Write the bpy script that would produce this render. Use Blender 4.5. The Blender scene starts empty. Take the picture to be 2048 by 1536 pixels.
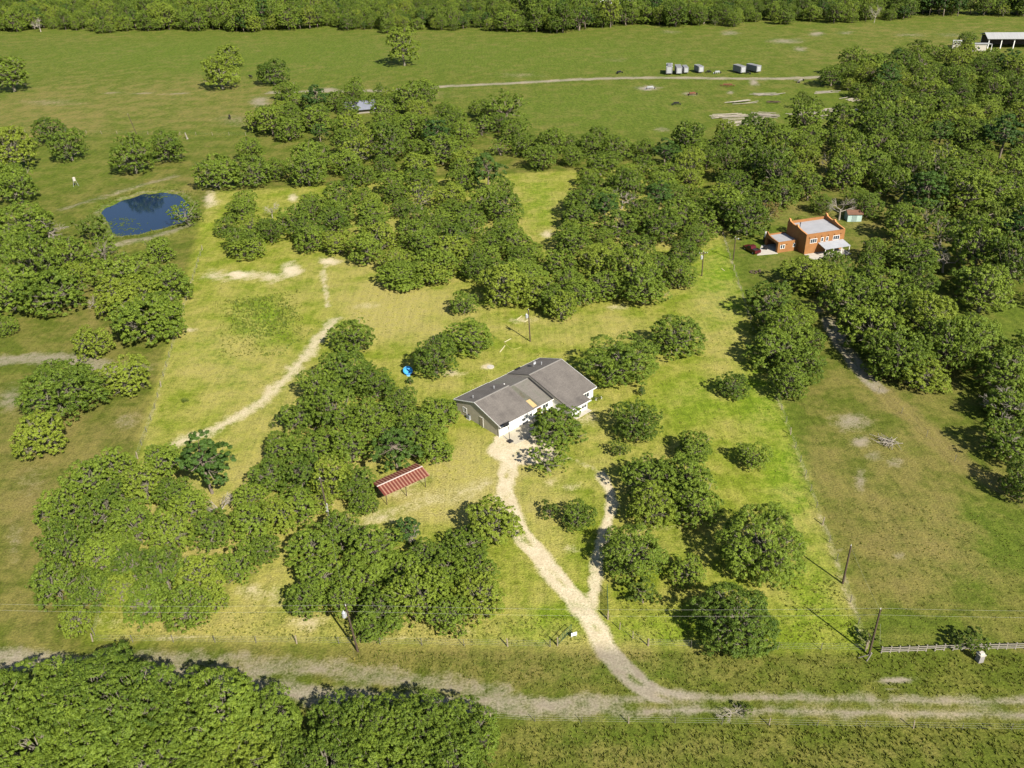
import bpy, math, random
import numpy as np
from mathutils import Vector, Matrix

# ---------------------------------------------------------------- camera, sky, sun, exposure
SC = bpy.context.scene
COL = SC.collection
F_PX, PITCH, ROLL, CAM_H = 1712.0, math.radians(30.7), math.radians(2.2), 90.0
SUN_EL, SUN_AZ = math.radians(39.0), math.radians(-58.5)
_fw = np.array([0, math.cos(PITCH), -math.sin(PITCH)])
_r0 = np.array([1.0, 0, 0]); _u0 = np.cross(_r0, _fw)
_c, _s = math.cos(ROLL), math.sin(ROLL)
_R = _c * _r0 - _s * _u0
_U = _s * _r0 + _c * _u0
cam_d = bpy.data.cameras.new('camera')
cam = bpy.data.objects.new('camera', cam_d); COL.objects.link(cam)
cam_d.sensor_fit = 'HORIZONTAL'; cam_d.sensor_width = 36.0
cam_d.lens = 36.0 * F_PX / 2048.0
cam_d.clip_start = 1.0; cam_d.clip_end = 6000.0
_m = Matrix.Identity(4)
for i in range(3):
    _m[i][0] = _R[i]; _m[i][1] = _U[i]; _m[i][2] = -_fw[i]
_m[2][3] = CAM_H
cam.matrix_world = _m
SC.camera = cam

W = bpy.data.worlds.new('World'); SC.world = W; W.use_nodes = True
_nt = W.node_tree
_bg = _nt.nodes['Background']
_sky = _nt.nodes.new('ShaderNodeTexSky'); _sky.sky_type = 'NISHITA'; _sky.sun_disc = False
_sky.sun_elevation = SUN_EL; _sky.sun_rotation = math.pi / 2 - SUN_AZ
_sky.air_density = 1.0; _sky.dust_density = 0.8; _sky.ozone_density = 1.0
_nt.links.new(_sky.outputs[0], _bg.inputs[0]); _bg.inputs[1].default_value = 0.062

sun_d = bpy.data.lights.new('sun', 'SUN'); sun_d.energy = 5.0; sun_d.angle = math.radians(0.55)
sun_d.color = (1.0, 0.94, 0.84)
sun = bpy.data.objects.new('sun', sun_d); COL.objects.link(sun)
_sd = Vector((math.cos(SUN_EL) * math.cos(SUN_AZ), math.cos(SUN_EL) * math.sin(SUN_AZ), math.sin(SUN_EL)))
sun.rotation_euler = _sd.to_track_quat('Z', 'Y').to_euler()
sun.location = (60, -80, 160)

SC.view_settings.view_transform = 'Standard'; SC.view_settings.look = 'None'
SC.view_settings.gamma = 1.0; SC.view_settings.use_curve_mapping = False
SC.view_settings.exposure = 0.98
SC.cycles.max_bounces = 3; SC.cycles.diffuse_bounces = 2; SC.cycles.glossy_bounces = 2; SC.cycles.transmission_bounces = 2; SC.cycles.transparent_max_bounces = 2
SC.cycles.use_adaptive_sampling = True; SC.cycles.adaptive_threshold = 0.02; SC.cycles.caustics_reflective = False; SC.cycles.caustics_refractive = False

RNG = np.random.default_rng(7)
random.seed(7)

# ---------------------------------------------------------------- where a point of the survey picture lies on the land
def at(x, y, z=0.0):
    d = _fw * F_PX + _R * (x - 1024) + _U * (768 - y)
    t = (z - CAM_H) / d[2]
    return np.array([0, 0, CAM_H]) + d * t
def pxm(p):
    return F_PX / float(np.linalg.norm(np.asarray(p, float) - np.array([0, 0, CAM_H])))

# ---------------------------------------------------------------- mesh helpers
class MB:
    def __init__(s): s.v = []; s.f = []
    def add(s, vs, fs):
        o = len(s.v); s.v += [tuple(map(float, p)) for p in vs]; s.f += [tuple(o + i for i in f) for f in fs]; return s
    def box(s, x0, x1, y0, y1, z0, z1):
        return s.add([(x0,y0,z0),(x1,y0,z0),(x1,y1,z0),(x0,y1,z0),(x0,y0,z1),(x1,y0,z1),(x1,y1,z1),(x0,y1,z1)],
                     [(3,2,1,0),(4,5,6,7),(0,1,5,4),(1,2,6,5),(2,3,7,6),(3,0,4,7)])
    def hexa(s, b, t):
        return s.add(list(b) + list(t), [(3,2,1,0),(4,5,6,7),(0,1,5,4),(1,2,6,5),(2,3,7,6),(3,0,4,7)])
    def tube(s, p, q, r0, r1=None, n=6):
        r1 = r0 if r1 is None else r1
        p = Vector(p); q = Vector(q); d = (q - p)
        if d.length < 1e-6: return s
        d.normalize(); a = d.orthogonal().normalized(); b = d.cross(a)
        vs = []
        for c, r in ((p, r0), (q, r1)):
            for i in range(n):
                t = 2 * math.pi * i / n
                vs.append(c + a * (r * math.cos(t)) + b * (r * math.sin(t)))
        fs = [(i, (i + 1) % n, n + (i + 1) % n, n + i) for i in range(n)]
        fs += [tuple(range(n - 1, -1, -1)), tuple(range(n, 2 * n))]
        return s.add(vs, fs)
    def prism(s, prof, u0, u1, axis='x'):
        n = len(prof)
        if axis == 'x': vs = [(u0, a, b) for a, b in prof] + [(u1, a, b) for a, b in prof]
        elif axis == 'y': vs = [(a, u0, b) for a, b in prof] + [(a, u1, b) for a, b in prof]
        else: vs = [(a, b, u0) for a, b in prof] + [(a, b, u1) for a, b in prof]
        fs = [(i, (i + 1) % n, n + (i + 1) % n, n + i) for i in range(n)]
        fs += [tuple(range(n - 1, -1, -1)), tuple(range(n, 2 * n))]
        return s.add(vs, fs)
    def mesh(s, name, mat=None, smooth=False):
        me = bpy.data.meshes.new(name); me.from_pydata(s.v, [], s.f); me.validate(); me.update()
        if mat: me.materials.append(mat)
        bm_fix(me)
        if smooth:
            me.polygons.foreach_set('use_smooth', [True] * len(me.polygons))
        return me
    def build(s, name, mat, parent=None, smooth=False):
        o = bpy.data.objects.new(name, s.mesh(name, mat, smooth)); COL.objects.link(o)
        if parent: o.parent = parent
        return o
import bmesh
def bm_fix(me):
    bm = bmesh.new(); bm.from_mesh(me); bmesh.ops.recalc_face_normals(bm, faces=bm.faces); bm.to_mesh(me); bm.free()
def fast_mesh(name, V, Fq, mat, attrs=None):
    """numpy verts (n,3), faces (m,k) -> mesh"""
    me = bpy.data.meshes.new(name)
    V = np.ascontiguousarray(V, np.float32); Fq = np.ascontiguousarray(Fq, np.int32)
    k = Fq.shape[1]
    me.vertices.add(len(V)); me.vertices.foreach_set('co', V.ravel())
    me.loops.add(Fq.size); me.loops.foreach_set('vertex_index', Fq.ravel())
    me.polygons.add(len(Fq)); me.polygons.foreach_set('loop_start', np.arange(0, Fq.size, k, dtype=np.int32))
    me.update(calc_edges=True)
    for n, a in (attrs or {}).items():
        at_ = me.attributes.new(n, 'FLOAT', 'POINT'); at_.data.foreach_set('value', np.ascontiguousarray(a, np.float32))
    if mat: me.materials.append(mat)
    return me
def link(name, me, parent=None):
    o = bpy.data.objects.new(name, me); COL.objects.link(o)
    if parent: o.parent = parent
    return o
def tag(o, label=None, cat=None, group=None, kind=None):
    if label: o['label'] = label
    if cat: o['category'] = cat
    if group: o['group'] = group
    if kind: o['kind'] = kind
    return o
def empty(name, loc=(0,0,0), rz=0.0, label=None, cat=None, group=None):
    o = bpy.data.objects.new(name, None); COL.objects.link(o)
    o.location = tuple(map(float, loc)); o.rotation_euler = (0, 0, rz); o.empty_display_size = 0.3
    return tag(o, label, cat, group)
def copy_tree(o, parent=None):
    c = o.copy(); COL.objects.link(c); c.parent = parent
    for ch in list(o.children): copy_tree(ch, c)
    return c

# ---------------------------------------------------------------- materials
def new_mat(name):
    m = bpy.data.materials.new(name); m.use_nodes = True
    nt = m.node_tree; b = nt.nodes['Principled BSDF']
    return m, nt, b
def nd(nt, t, **kw):
    n = nt.nodes.new(t)
    for k, v in kw.items(): setattr(n, k, v)
    return n
def noise(nt, vec, scale, detail=3.0, rough=0.55):
    n = nd(nt, 'ShaderNodeTexNoise'); n.inputs['Scale'].default_value = scale
    n.inputs['Detail'].default_value = detail; n.inputs['Roughness'].default_value = rough
    if vec is not None: nt.links.new(vec, n.inputs['Vector'])
    return n.outputs['Fac']
def ramp(nt, fac, stops):
    r = nd(nt, 'ShaderNodeValToRGB'); nt.links.new(fac, r.inputs[0])
    e = r.color_ramp.elements
    while len(e) < len(stops): e.new(0.5)
    for i, (p, c) in enumerate(stops):
        e[i].position = p; e[i].color = (c[0], c[1], c[2], 1) if isinstance(c, tuple) else (c, c, c, 1)
    return r.outputs[0]
def mixc(nt, fac, a, b, mode='MIX'):
    m = nd(nt, 'ShaderNodeMix', data_type='RGBA', blend_type=mode)
    for sock, v in ((0, fac), (6, a), (7, b)):
        if hasattr(v, 'is_output') or isinstance(v, bpy.types.NodeSocket): nt.links.new(v, m.inputs[sock])
        elif isinstance(v, tuple): m.inputs[sock].default_value = (v[0], v[1], v[2], 1)
        else: m.inputs[sock].default_value = v
    return m.outputs[2]
def mth(nt, op, a, b=None, clamp=False):
    m = nd(nt, 'ShaderNodeMath', operation=op, use_clamp=clamp)
    for i, v in enumerate((a, b)):
        if v is None: continue
        if isinstance(v, bpy.types.NodeSocket): nt.links.new(v, m.inputs[i])
        else: m.inputs[i].default_value = v
    return m.outputs[0]
def mapr(nt, v, a, b, c=0.0, d=1.0):
    m = nd(nt, 'ShaderNodeMapRange', interpolation_type='SMOOTHSTEP')
    nt.links.new(v, m.inputs[0])
    for i, x in enumerate((a, b, c, d)): m.inputs[i + 1].default_value = x
    return m.outputs[0]
def pmat(name, c1, c2=None, scale=3.0, rough=0.8, metal=0.0, bump=0.0, spec=0.3, stretch=None):
    m, nt, b = new_mat(name)
    c2 = c2 or tuple(x * 0.75 for x in c1)
    tc = nd(nt, 'ShaderNodeTexCoord').outputs['Object']
    if stretch:
        mp = nd(nt, 'ShaderNodeMapping'); mp.inputs['Scale'].default_value = stretch
        nt.links.new(tc, mp.inputs[0]); tc = mp.outputs[0]
    f = noise(nt, tc, scale, 4.0, 0.6)
    nt.links.new(ramp(nt, f, [(0.3, c1), (0.7, c2)]), b.inputs['Base Color'])
    b.inputs['Roughness'].default_value = rough; b.inputs['Metallic'].default_value = metal
    b.inputs['Specular IOR Level'].default_value = spec
    if bump:
        bp = nd(nt, 'ShaderNodeBump'); bp.inputs['Strength'].default_value = bump; bp.inputs['Distance'].default_value = 0.062
        nt.links.new(noise(nt, tc, scale * 4, 3.0), bp.inputs['Height']); nt.links.new(bp.outputs[0], b.inputs['Normal'])
    return m

def terrain_mat():
    m, nt, b = new_mat('terrain_grass_and_dirt')
    pos = nd(nt, 'ShaderNodeNewGeometry').outputs['Position']
    def attr(n): return nd(nt, 'ShaderNodeAttribute', attribute_name=n).outputs['Fac']
    dirt, dry, lush, lawn = attr('dirt'), attr('dry'), attr('lush'), attr('lawn')
    n_big = noise(nt, pos, 0.022, 3.0); n_mid = noise(nt, pos, 0.14, 4.0, 0.6)
    n_sm = noise(nt, pos, 0.7, 4.0, 0.65); n_fine = noise(nt, pos, 3.2, 3.0, 0.7)
    mp = nd(nt, 'ShaderNodeMapping'); mp.inputs['Rotation'].default_value = (0, 0, math.radians(-18)); mp.inputs['Scale'].default_value = (1.5, 0.10, 1)
    nt.links.new(pos, mp.inputs[0]); n_mow = noise(nt, mp.outputs[0], 0.8, 4.0, 0.7)
    green = mixc(nt, mapr(nt, n_mid, 0.41, 0.60), (0.078, 0.100, 0.011), (0.120, 0.124, 0.022))
    green = mixc(nt, lush, green, mixc(nt, mapr(nt, n_sm, 0.35, 0.7), (0.072, 0.112, 0.010), (0.100, 0.134, 0.015)))
    green = mixc(nt, lawn, green, mixc(nt, lush, mixc(nt, mapr(nt, n_mid, 0.35, 0.65), (0.140, 0.178, 0.014), (0.205, 0.214, 0.028)), mixc(nt, mapr(nt, n_sm, 0.35, 0.7), (0.105, 0.178, 0.008), (0.150, 0.208, 0.014))))  # the plot's extra brightness is painted into these greens
    straw = mixc(nt, mapr(nt, n_sm, 0.3, 0.7), (0.205, 0.168, 0.056), (0.150, 0.130, 0.034))
    dsum = mth(nt, 'ADD', dry, mth(nt, 'MULTIPLY', mth(nt, 'SUBTRACT', n_mid, 0.5), 1.3))
    dsum = mth(nt, 'ADD', dsum, mth(nt, 'MULTIPLY', mth(nt, 'SUBTRACT', n_sm, 0.5), 0.9))
    dsum = mth(nt, 'ADD', dsum, mth(nt, 'MULTIPLY', mth(nt, 'SUBTRACT', n_big, 0.5), 0.8))
    straw = mixc(nt, lawn, straw, mixc(nt, mapr(nt, n_sm, 0.3, 0.7), (0.335, 0.290, 0.098), (0.248, 0.225, 0.052)))
    g = mixc(nt, mapr(nt, dsum, 0.1, 0.95), green, straw)
    tex = mth(nt, 'ADD', mth(nt, 'MULTIPLY', n_fine, 0.9), mth(nt, 'ADD', mth(nt, 'MULTIPLY', n_sm, 0.55), mth(nt, 'MULTIPLY', n_mow, 0.34)))
    tex = mth(nt, 'ADD', tex, 0.13)
    tone = mapr(nt, tex, 0.70, 1.36, 0.50, 1.44)
    g = mixc(nt, 1.0, g, tone, 'MULTIPLY')
    fleck = noise(nt, pos, 1.7, 5.0, 0.75)
    g = mixc(nt, mapr(nt, fleck, 0.60, 0.74, 0, 0.55), g, (0.33, 0.285, 0.125))
    g = mixc(nt, mapr(nt, fleck, 0.40, 0.28, 0, 0.5), g, (0.060, 0.090, 0.010))
    soil = mixc(nt, mapr(nt, n_sm, 0.3, 0.7), (0.55, 0.475, 0.33), (0.43, 0.36, 0.23))
    soil = mixc(nt, lawn, mixc(nt, mapr(nt, n_sm, 0.3, 0.7), (0.30, 0.262, 0.195), (0.22, 0.186, 0.132)), soil)
    soil = mixc(nt, mapr(nt, n_mid, 0.55, 0.75, 0, 0.5), soil, (0.36, 0.285, 0.17))
    soil = mixc(nt, 1.0, soil, mapr(nt, n_fine, 0.25, 0.75, 0.82, 1.12), 'MULTIPLY')
    k = mth(nt, 'ADD', dirt, mth(nt, 'MULTIPLY', mth(nt, 'SUBTRACT', n_sm, 0.5), 1.1))
    k = mth(nt, 'ADD', k, mth(nt, 'MULTIPLY', mth(nt, 'SUBTRACT', n_fine, 0.5), 0.7))
    k = mth(nt, 'ADD', k, mth(nt, 'MULTIPLY', mth(nt, 'SUBTRACT', n_mid, 0.5), 0.55))
    k = mth(nt, 'MULTIPLY', mapr(nt, k, 0.16, 0.92), mapr(nt, dirt, 0.02, 0.25))
    col = mixc(nt, k, g, soil)
    nt.links.new(col, b.inputs['Base Color'])
    b.inputs['Roughness'].default_value = 0.95; b.inputs['Specular IOR Level'].default_value = 0.1
    bp = nd(nt, 'ShaderNodeBump'); bp.inputs['Distance'].default_value = 0.22
    nt.links.new(mapr(nt, k, 0, 1, 0.75, 0.25), bp.inputs['Strength'])
    nt.links.new(mth(nt, 'ADD', n_fine, mth(nt, 'MULTIPLY', n_sm, 0.8)), bp.inputs['Height'])
    nt.links.new(bp.outputs[0], b.inputs['Normal'])
    return m
M_TERRAIN = terrain_mat()

def leaf_mat(name, dark, light, trans=0.22):
    m, nt, b = new_mat(name)
    tint = nd(nt, 'ShaderNodeAttribute', attribute_name='tint').outputs['Fac']
    rnd = nd(nt, 'ShaderNodeObjectInfo').outputs['Random']
    f = mth(nt, 'ADD', mth(nt, 'MULTIPLY', tint, 0.68), mth(nt, 'MULTIPLY', rnd, 0.55), True)
    c = mixc(nt, f, dark, light)
    c = mixc(nt, mapr(nt, rnd, 0.75, 1.0, 0, 0.35), c, (light[0] * 1.25, light[1] * 0.98, light[2]))
    nt.links.new(c, b.inputs['Base Color'])
    b.inputs['Roughness'].default_value = 0.62; b.inputs['Specular IOR Level'].default_value = 0.25
    tr = nd(nt, 'ShaderNodeBsdfTranslucent'); nt.links.new(mixc(nt, 1.0, c, (1.25, 1.25, 0.7), 'MULTIPLY'), tr.inputs[0])
    mx = nd(nt, 'ShaderNodeMixShader'); mx.inputs[0].default_value = trans
    out = nt.nodes['Material Output']
    nt.links.new(b.outputs[0], mx.inputs[1]); nt.links.new(tr.outputs[0], mx.inputs[2]); nt.links.new(mx.outputs[0], out.inputs[0])
    return m
M_LEAF = leaf_mat('oak_leaves', (0.028, 0.060, 0.004), (0.156, 0.216, 0.020), 0.15)
M_CEDAR = leaf_mat('cedar_leaves', (0.022, 0.056, 0.010), (0.060, 0.112, 0.014), 0.15)
M_BUSH = leaf_mat('bush_leaves', (0.050, 0.085, 0.008), (0.125, 0.165, 0.020))
M_RUST_LEAF = leaf_mat('browned_leaves', (0.09, 0.080, 0.020), (0.19, 0.150, 0.040))
M_GRASS = leaf_mat('grass_blades', (0.080, 0.108, 0.011), (0.155, 0.160, 0.030), 0.3)
M_BARK = pmat('bark_grey_brown', (0.20, 0.165, 0.125), (0.11, 0.088, 0.065), 6.0, 0.9)
M_BRANCH = pmat('pale_lichen_bark', (0.20, 0.18, 0.13), (0.11, 0.10, 0.07), 3.0, 0.9)
M_DEAD = pmat('bleached_dead_wood', (0.33, 0.29, 0.235), (0.21, 0.185, 0.15), 3.0, 0.9)
M_POLE = pmat('creosoted_pole_wood', (0.085, 0.060, 0.040), (0.045, 0.032, 0.022), 4.0, 0.85)
M_WIRE = pmat('aluminium_wire', (0.34, 0.34, 0.28), (0.28, 0.28, 0.23), 1.0, 0.45, 0.0)
M_GALV = pmat('galvanised_metal', (0.46, 0.47, 0.48), (0.34, 0.35, 0.36), 2.0, 0.45, 0.3)
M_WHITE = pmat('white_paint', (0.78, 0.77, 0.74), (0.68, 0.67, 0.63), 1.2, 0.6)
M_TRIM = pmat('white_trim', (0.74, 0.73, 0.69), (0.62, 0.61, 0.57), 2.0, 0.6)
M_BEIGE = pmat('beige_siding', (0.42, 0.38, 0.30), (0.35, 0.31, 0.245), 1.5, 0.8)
M_GLASS = pmat('dark_window_glass', (0.035, 0.045, 0.055), (0.02, 0.025, 0.03), 0.5, 0.12, 0.0, 0.0, 0.6)
M_BLACK = pmat('black_plastic', (0.012, 0.012, 0.013), (0.02, 0.02, 0.021), 2.0, 0.5)
M_GREEN_PAINT = pmat('dark_green_gate_paint', (0.020, 0.070, 0.045), (0.03, 0.085, 0.055), 4.0, 0.5)
M_FENCE = pmat('weathered_grey_boards', (0.27, 0.245, 0.20), (0.18, 0.16, 0.13), 5.0, 0.9, 0, 0.2)
M_TPOST = pmat('steel_fence_post', (0.10, 0.11, 0.09), (0.16, 0.13, 0.10), 6.0, 0.7)
M_CEDARPOST = pmat('cedar_fence_post', (0.30, 0.25, 0.18), (0.18, 0.145, 0.10), 6.0, 0.9)
M_CONCRETE = pmat('concrete', (0.44, 0.41, 0.35), (0.35, 0.32, 0.27), 0.8, 0.9)
def shingle_mat(name, c1, c2, patch_tone):
    m, nt, b = new_mat(name)
    tc = nd(nt, 'ShaderNodeTexCoord').outputs['Object']
    mp = nd(nt, 'ShaderNodeMapping'); mp.inputs['Scale'].default_value = (0.6, 0.14, 1.0); nt.links.new(tc, mp.inputs[0])
    big = noise(nt, mp.outputs[0], 0.8, 4.0, 0.6)
    br = nd(nt, 'ShaderNodeTexBrick'); br.inputs['Scale'].default_value = 1.0
    br.inputs['Brick Width'].default_value = 0.9; br.inputs['Row Height'].default_value = 0.28; br.inputs['Mortar Size'].default_value = 0.018
    br.inputs['Color1'].default_value = (0.95, 0.95, 0.95, 1); br.inputs['Color2'].default_value = (1.08, 1.08, 1.08, 1); br.inputs['Mortar'].default_value = (0.7, 0.7, 0.7, 1)
    nt.links.new(tc, br.inputs['Vector'])
    c = ramp(nt, big, [(0.3, c1), (0.55, c2), (0.75, patch_tone)])
    c = mixc(nt, 1.0, c, br.outputs['Color'], 'MULTIPLY')
    c = mixc(nt, 1.0, c, mapr(nt, noise(nt, tc, 9.0, 3.0), 0.3, 0.7, 0.85, 1.15), 'MULTIPLY')
    nt.links.new(c, b.inputs['Base Color']); b.inputs['Roughness'].default_value = 0.92; b.inputs['Specular IOR Level'].default_value = 0.15
    return m
M_SHINGLE = shingle_mat('brown_grey_shingles', (0.155, 0.138, 0.122), (0.128, 0.114, 0.101), (0.092, 0.082, 0.074))
M_SHINGLE2 = shingle_mat('greenish_grey_shingles', (0.135, 0.130, 0.105), (0.150, 0.135, 0.118), (0.100, 0.090, 0.066))

# ---------------------------------------------------------------- land: dirt tracks, bare and dry patches, pond
def line_pts(px): return np.array([at(x, y)[:2] for x, y in px])
def smooth_line(P, step=1.0):
    P = np.asarray(P, float)
    for _ in range(2):
        Q = [P[0]]
        for a, b in zip(P[:-1], P[1:]): Q += [a * .75 + b * .25, a * .25 + b * .75]
        Q.append(P[-1]); P = np.array(Q)
    return P
STROKES = []   # (attribute, polyline, half width, strength, soft edge)
def stroke(attr, px, width, strength=1.0, soft=1.0):
    P = smooth_line(line_pts(px)); STROKES.append((attr, P, width / 2, strength, soft)); return P
PATCHES = []   # (attribute, centre, axis a, axis b, strength)
def patch(attr, cx, cy, rx, ry, strength=1.0):
    c = at(cx, cy)[:2]; a = (at(cx + rx, cy)[:2] - at(cx - rx, cy)[:2]) / 2; b = (at(cx, cy - ry)[:2] - at(cx, cy + ry)[:2]) / 2
    PATCHES.append((attr, c, a, b, strength))

drive = [(1043,893),(1022,925),(1008,965),(1012,1000),(1030,1040),(1055,1085),(1088,1125),(1122,1163),(1155,1205),(1185,1245),(1210,1290),(1238,1330),(1275,1366),(1320,1394),(1380,1408)]
loop = [(1182,1210),(1190,1165),(1194,1130),(1200,1090),(1214,1050),(1224,1010),(1218,978),(1204,950)]
road = [(2200,1424),(2048,1417),(1850,1415),(1650,1411),(1450,1407),(1300,1411),(1150,1412),(1000,1411),(850,1405),(720,1398),(600,1386),(470,1366),(300,1345),(130,1325),(0,1312),(-150,1300)]
road_b = [(1000,1384),(880,1368),(740,1350),(600,1335),(480,1325),(340,1318),(200,1316)]
sand = [(672,640),(645,664),(628,692),(604,722),(572,757),(532,795),(482,830),(436,856),(400,871),(352,888)]
farm = [(1660,153),(1560,158),(1450,157),(1300,155),(1200,157),(1100,162),(1000,168),(900,172),(840,177),(760,182),(640,183),(540,185)]
nb = [(1655,640),(1672,672),(1695,706),(1718,738),(1757,778)]
P_DRIVE = stroke('dirt', drive, 3.3, 0.86, 1.5)
stroke('dirt', [(1015,880),(1050,890),(1085,878)], 5.5, 0.9, 1.2)
stroke('dirt', [(1010,900),(1040,912),(1080,905)], 6.5, 0.95, 1.6)
P_LOOP = stroke('dirt', loop, 2.0, 0.78, 1.3)
stroke('dirt', [(1218,978),(1200,946),(1170,927),(1120,912),(1062,905)], 0.9, 0.55, 1.6)
P_ROAD = stroke('dirt', road, 3.4, 0.66, 2.2)
P_ROADB = stroke('dirt', road_b, 3.6, 0.52, 2.6)
P_SAND = stroke('dirt', sand, 3.4, 0.68, 3.6)
P_FARM = stroke('dirt', farm, 6.0, 0.75, 4.0)
P_NB = stroke('dirt', nb, 3.6, 0.7, 1.6)
stroke('dirt', [(655,612),(650,575),(645,545),(655,522)], 1.6, 0.6, 1.6)
stroke('dirt', [(215,186),(300,187),(370,187)], 3.0, 0.6, 3)
stroke('dirt', [(130,418),(190,402),(250,384),(310,364),(352,352)], 4.2, 0.5, 4.5)
stroke('dirt', [(140,548),(175,515),(225,492),(300,480),(378,452)], 4.6, 0.55, 4)
stroke('dirt', [(140,560),(165,575)], 3, 0.5, 3)
stroke('dirt', [(-20,724),(80,714),(160,720),(235,742)], 5.5, 0.66, 4)
stroke('dirt', [(1640,1030),(1680,1140),(1728,1285)], 0.9, 0.5, 1.4)
stroke('dirt', [(1450,480),(1500,640),(1560,810),(1640,1030)], 0.7, 0.45, 0.9)
stroke('dirt', [(400,500),(372,600),(340,710),(312,810),(285,880)], 0.8, 0.36, 1.4)
stroke('dry', [(1757,778),(1830,842),(1900,905),(1980,962),(2080,1012)], 5.0, 0.75, 4)
stroke('dirt', [(700,1062),(745,1038),(800,1015),(860,1000),(930,985),(990,960)], 3.5, 0.42, 3.5)
stroke('dirt', [(765,985),(800,972),(850,957)], 2.8, 0.5, 2.5)
stroke('dry', [(60,300),(0,300)], 2, .4, 3)
for a in [(490,550,120,15,.42),(475,548,34,10,.95),(580,540,30,18,.72),(540,552,40,14,.5),(430,552,45,14,.45),(655,523,28,9,.65),(380,660,18,6,.5),
          (20,800,40,40,.45),(820,985,120,30,.28),(930,990,60,36,.32),(760,1035,60,16,.42),(830,560,60,8,.3),(735,612,40,10,.35),
          (1700,842,52,26,.47),(1722,884,34,16,.52),(1722,960,16,40,.42),(1745,912,30,14,.38),(1790,925,25,14,.36),(1680,1100,16,10,.3),
          (1800,1112,20,14,.36),(1800,1361,58,9,.75),(1785,1378,24,6,.5),(1570,82,46,7,.5),(1600,98,18,8,.5),(1635,68,17,7,.62),(1690,66,25,5,.45),
          (1460,66,30,7,.45),(1340,64,40,6,.3),(1820,70,50,6,.35),(1900,70,40,6,.35),(1295,176,26,7,.72),(1380,188,20,6,.5),(1460,185,9,5,.6),
          (1508,165,12,9,.7),(1325,258,26,8,.35),(1520,236,30,12,.45),(1480,232,30,8,.4),(520,203,30,16,.5),(590,196,18,10,.4),(655,180,30,6,.6),
          (420,400,20,22,.6),(585,396,12,10,.6),(280,905,70,20,.15),(220,1245,50,20,.32),(500,1180,50,26,.36),(610,1245,60,22,.34),(640,1000,30,22,.55),(560,1190,40,30,.3),
          (350,1275,120,8,.36),(800,1275,90,10,.3),(930,1265,40,14,.32),(1155,835,14,14,.45),(1180,835,30,26,.35),(975,734,14,7,.75),(900,745,40,10,.4),
          (950,700,20,20,.35),(1040,640,40,10,.4),(1230,615,40,8,.35),(1320,1055,60,12,.35),(1140,975,30,14,.35),(1100,965,30,20,.3),(1145,1100,22,12,.4),
          (270,738,60,18,.45),(60,960,60,60,.25),(30,1080,30,70,.3),(250,845,40,30,.3),(1095,470,18,10,.5),(845,430,20,10,.4),(600,1388,80,16,.6),(520,1345,60,14,.5),(30,1330,60,24,.55),
          (1650,1300,0.1,0.1,.0),(1660,560,40,18,.3),(1640,620,25,12,.35),(1770,745,30,8,.4),(1840,720,60,12,.35),(340,250,0.1,.1,0),(470,240,60,18,.3),(100,205,110,10,.3),(870,190,90,20,.2),(1040,150,90,10,.25),(1230,120,60,8,.2)]:
    if a[4] > 0: patch('dirt', *a[:4], min(a[4] * 1.3, 1))
for a in [(830,620,170,70,.5),(700,560,140,60,.35),(1430,655,60,90,.42),(1200,655,150,40,.42),(480,720,130,110,.28),(960,960,110,110,.45),(870,780,90,40,.2),
          (1330,1075,120,40,.3),(1100,1040,70,130,.3),(120,900,200,160,.5),(60,1120,120,200,.5),(600,1260,480,40,.35),(330,200,330,60,.45),(60,240,140,60,.35),
          (1760,960,190,170,.42),(1850,1130,160,120,.4),(1700,1510,700,40,.3),(240,620,160,90,.4),(1800,90,260,50,.25),
          (1000,1330,700,50,.3),(330,370,160,40,.25),(1670,600,60,60,.4),(1850,740,120,60,.4),(500,590,130,60,.15),(1130,1290,400,30,.2),(620,900,200,200,.35),(400,1100,200,200,.35),(800,1150,220,120,.35),(1270,960,180,60,.15),
          (930,965,80,80,.7),(870,1005,110,40,.6),(1000,950,50,70,.6),(770,620,80,50,.5),(900,450,300,90,.3),(1270,450,160,120,.3),(1750,350,400,140,.3)]: patch('dry', *a)
for a in [(1440,560,70,90,.9),(1530,780,80,110,.75),(1585,950,70,110,.8),(1620,1180,90,120,.6),(1400,800,100,60,.5),(520,640,80,60,.85),(470,740,60,40,.5),(430,690,80,50,.4),
          (500,110,700,60,.8),(1100,110,500,60,.75),(1200,215,320,70,.8),(1600,210,180,60,.7),(1500,100,120,40,.6),(80,330,220,60,.45),(300,410,90,60,.7),(1080,400,40,60,.5),(1530,500,60,60,.8),
          (1100,1250,120,60,.55),(1330,1260,120,50,.5),(1750,1260,300,60,.35),(1950,1080,160,120,.55),(1250,1480,300,50,.4),(1350,1340,400,30,.45),(1600,450,140,40,.7),(2000,640,100,60,.7)]: patch('lush', *a)

POND = smooth_line(line_pts([(197,424),(206,412),(222,409),(240,397),(262,394),(284,383),(304,386),(322,380),(346,384),(362,386),(374,398),(386,408),(378,420),(384,436),(364,446),(346,448),(330,456),(300,460),(282,468),(252,470),(232,473),(218,464),(214,448),(197,424)]))
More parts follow.
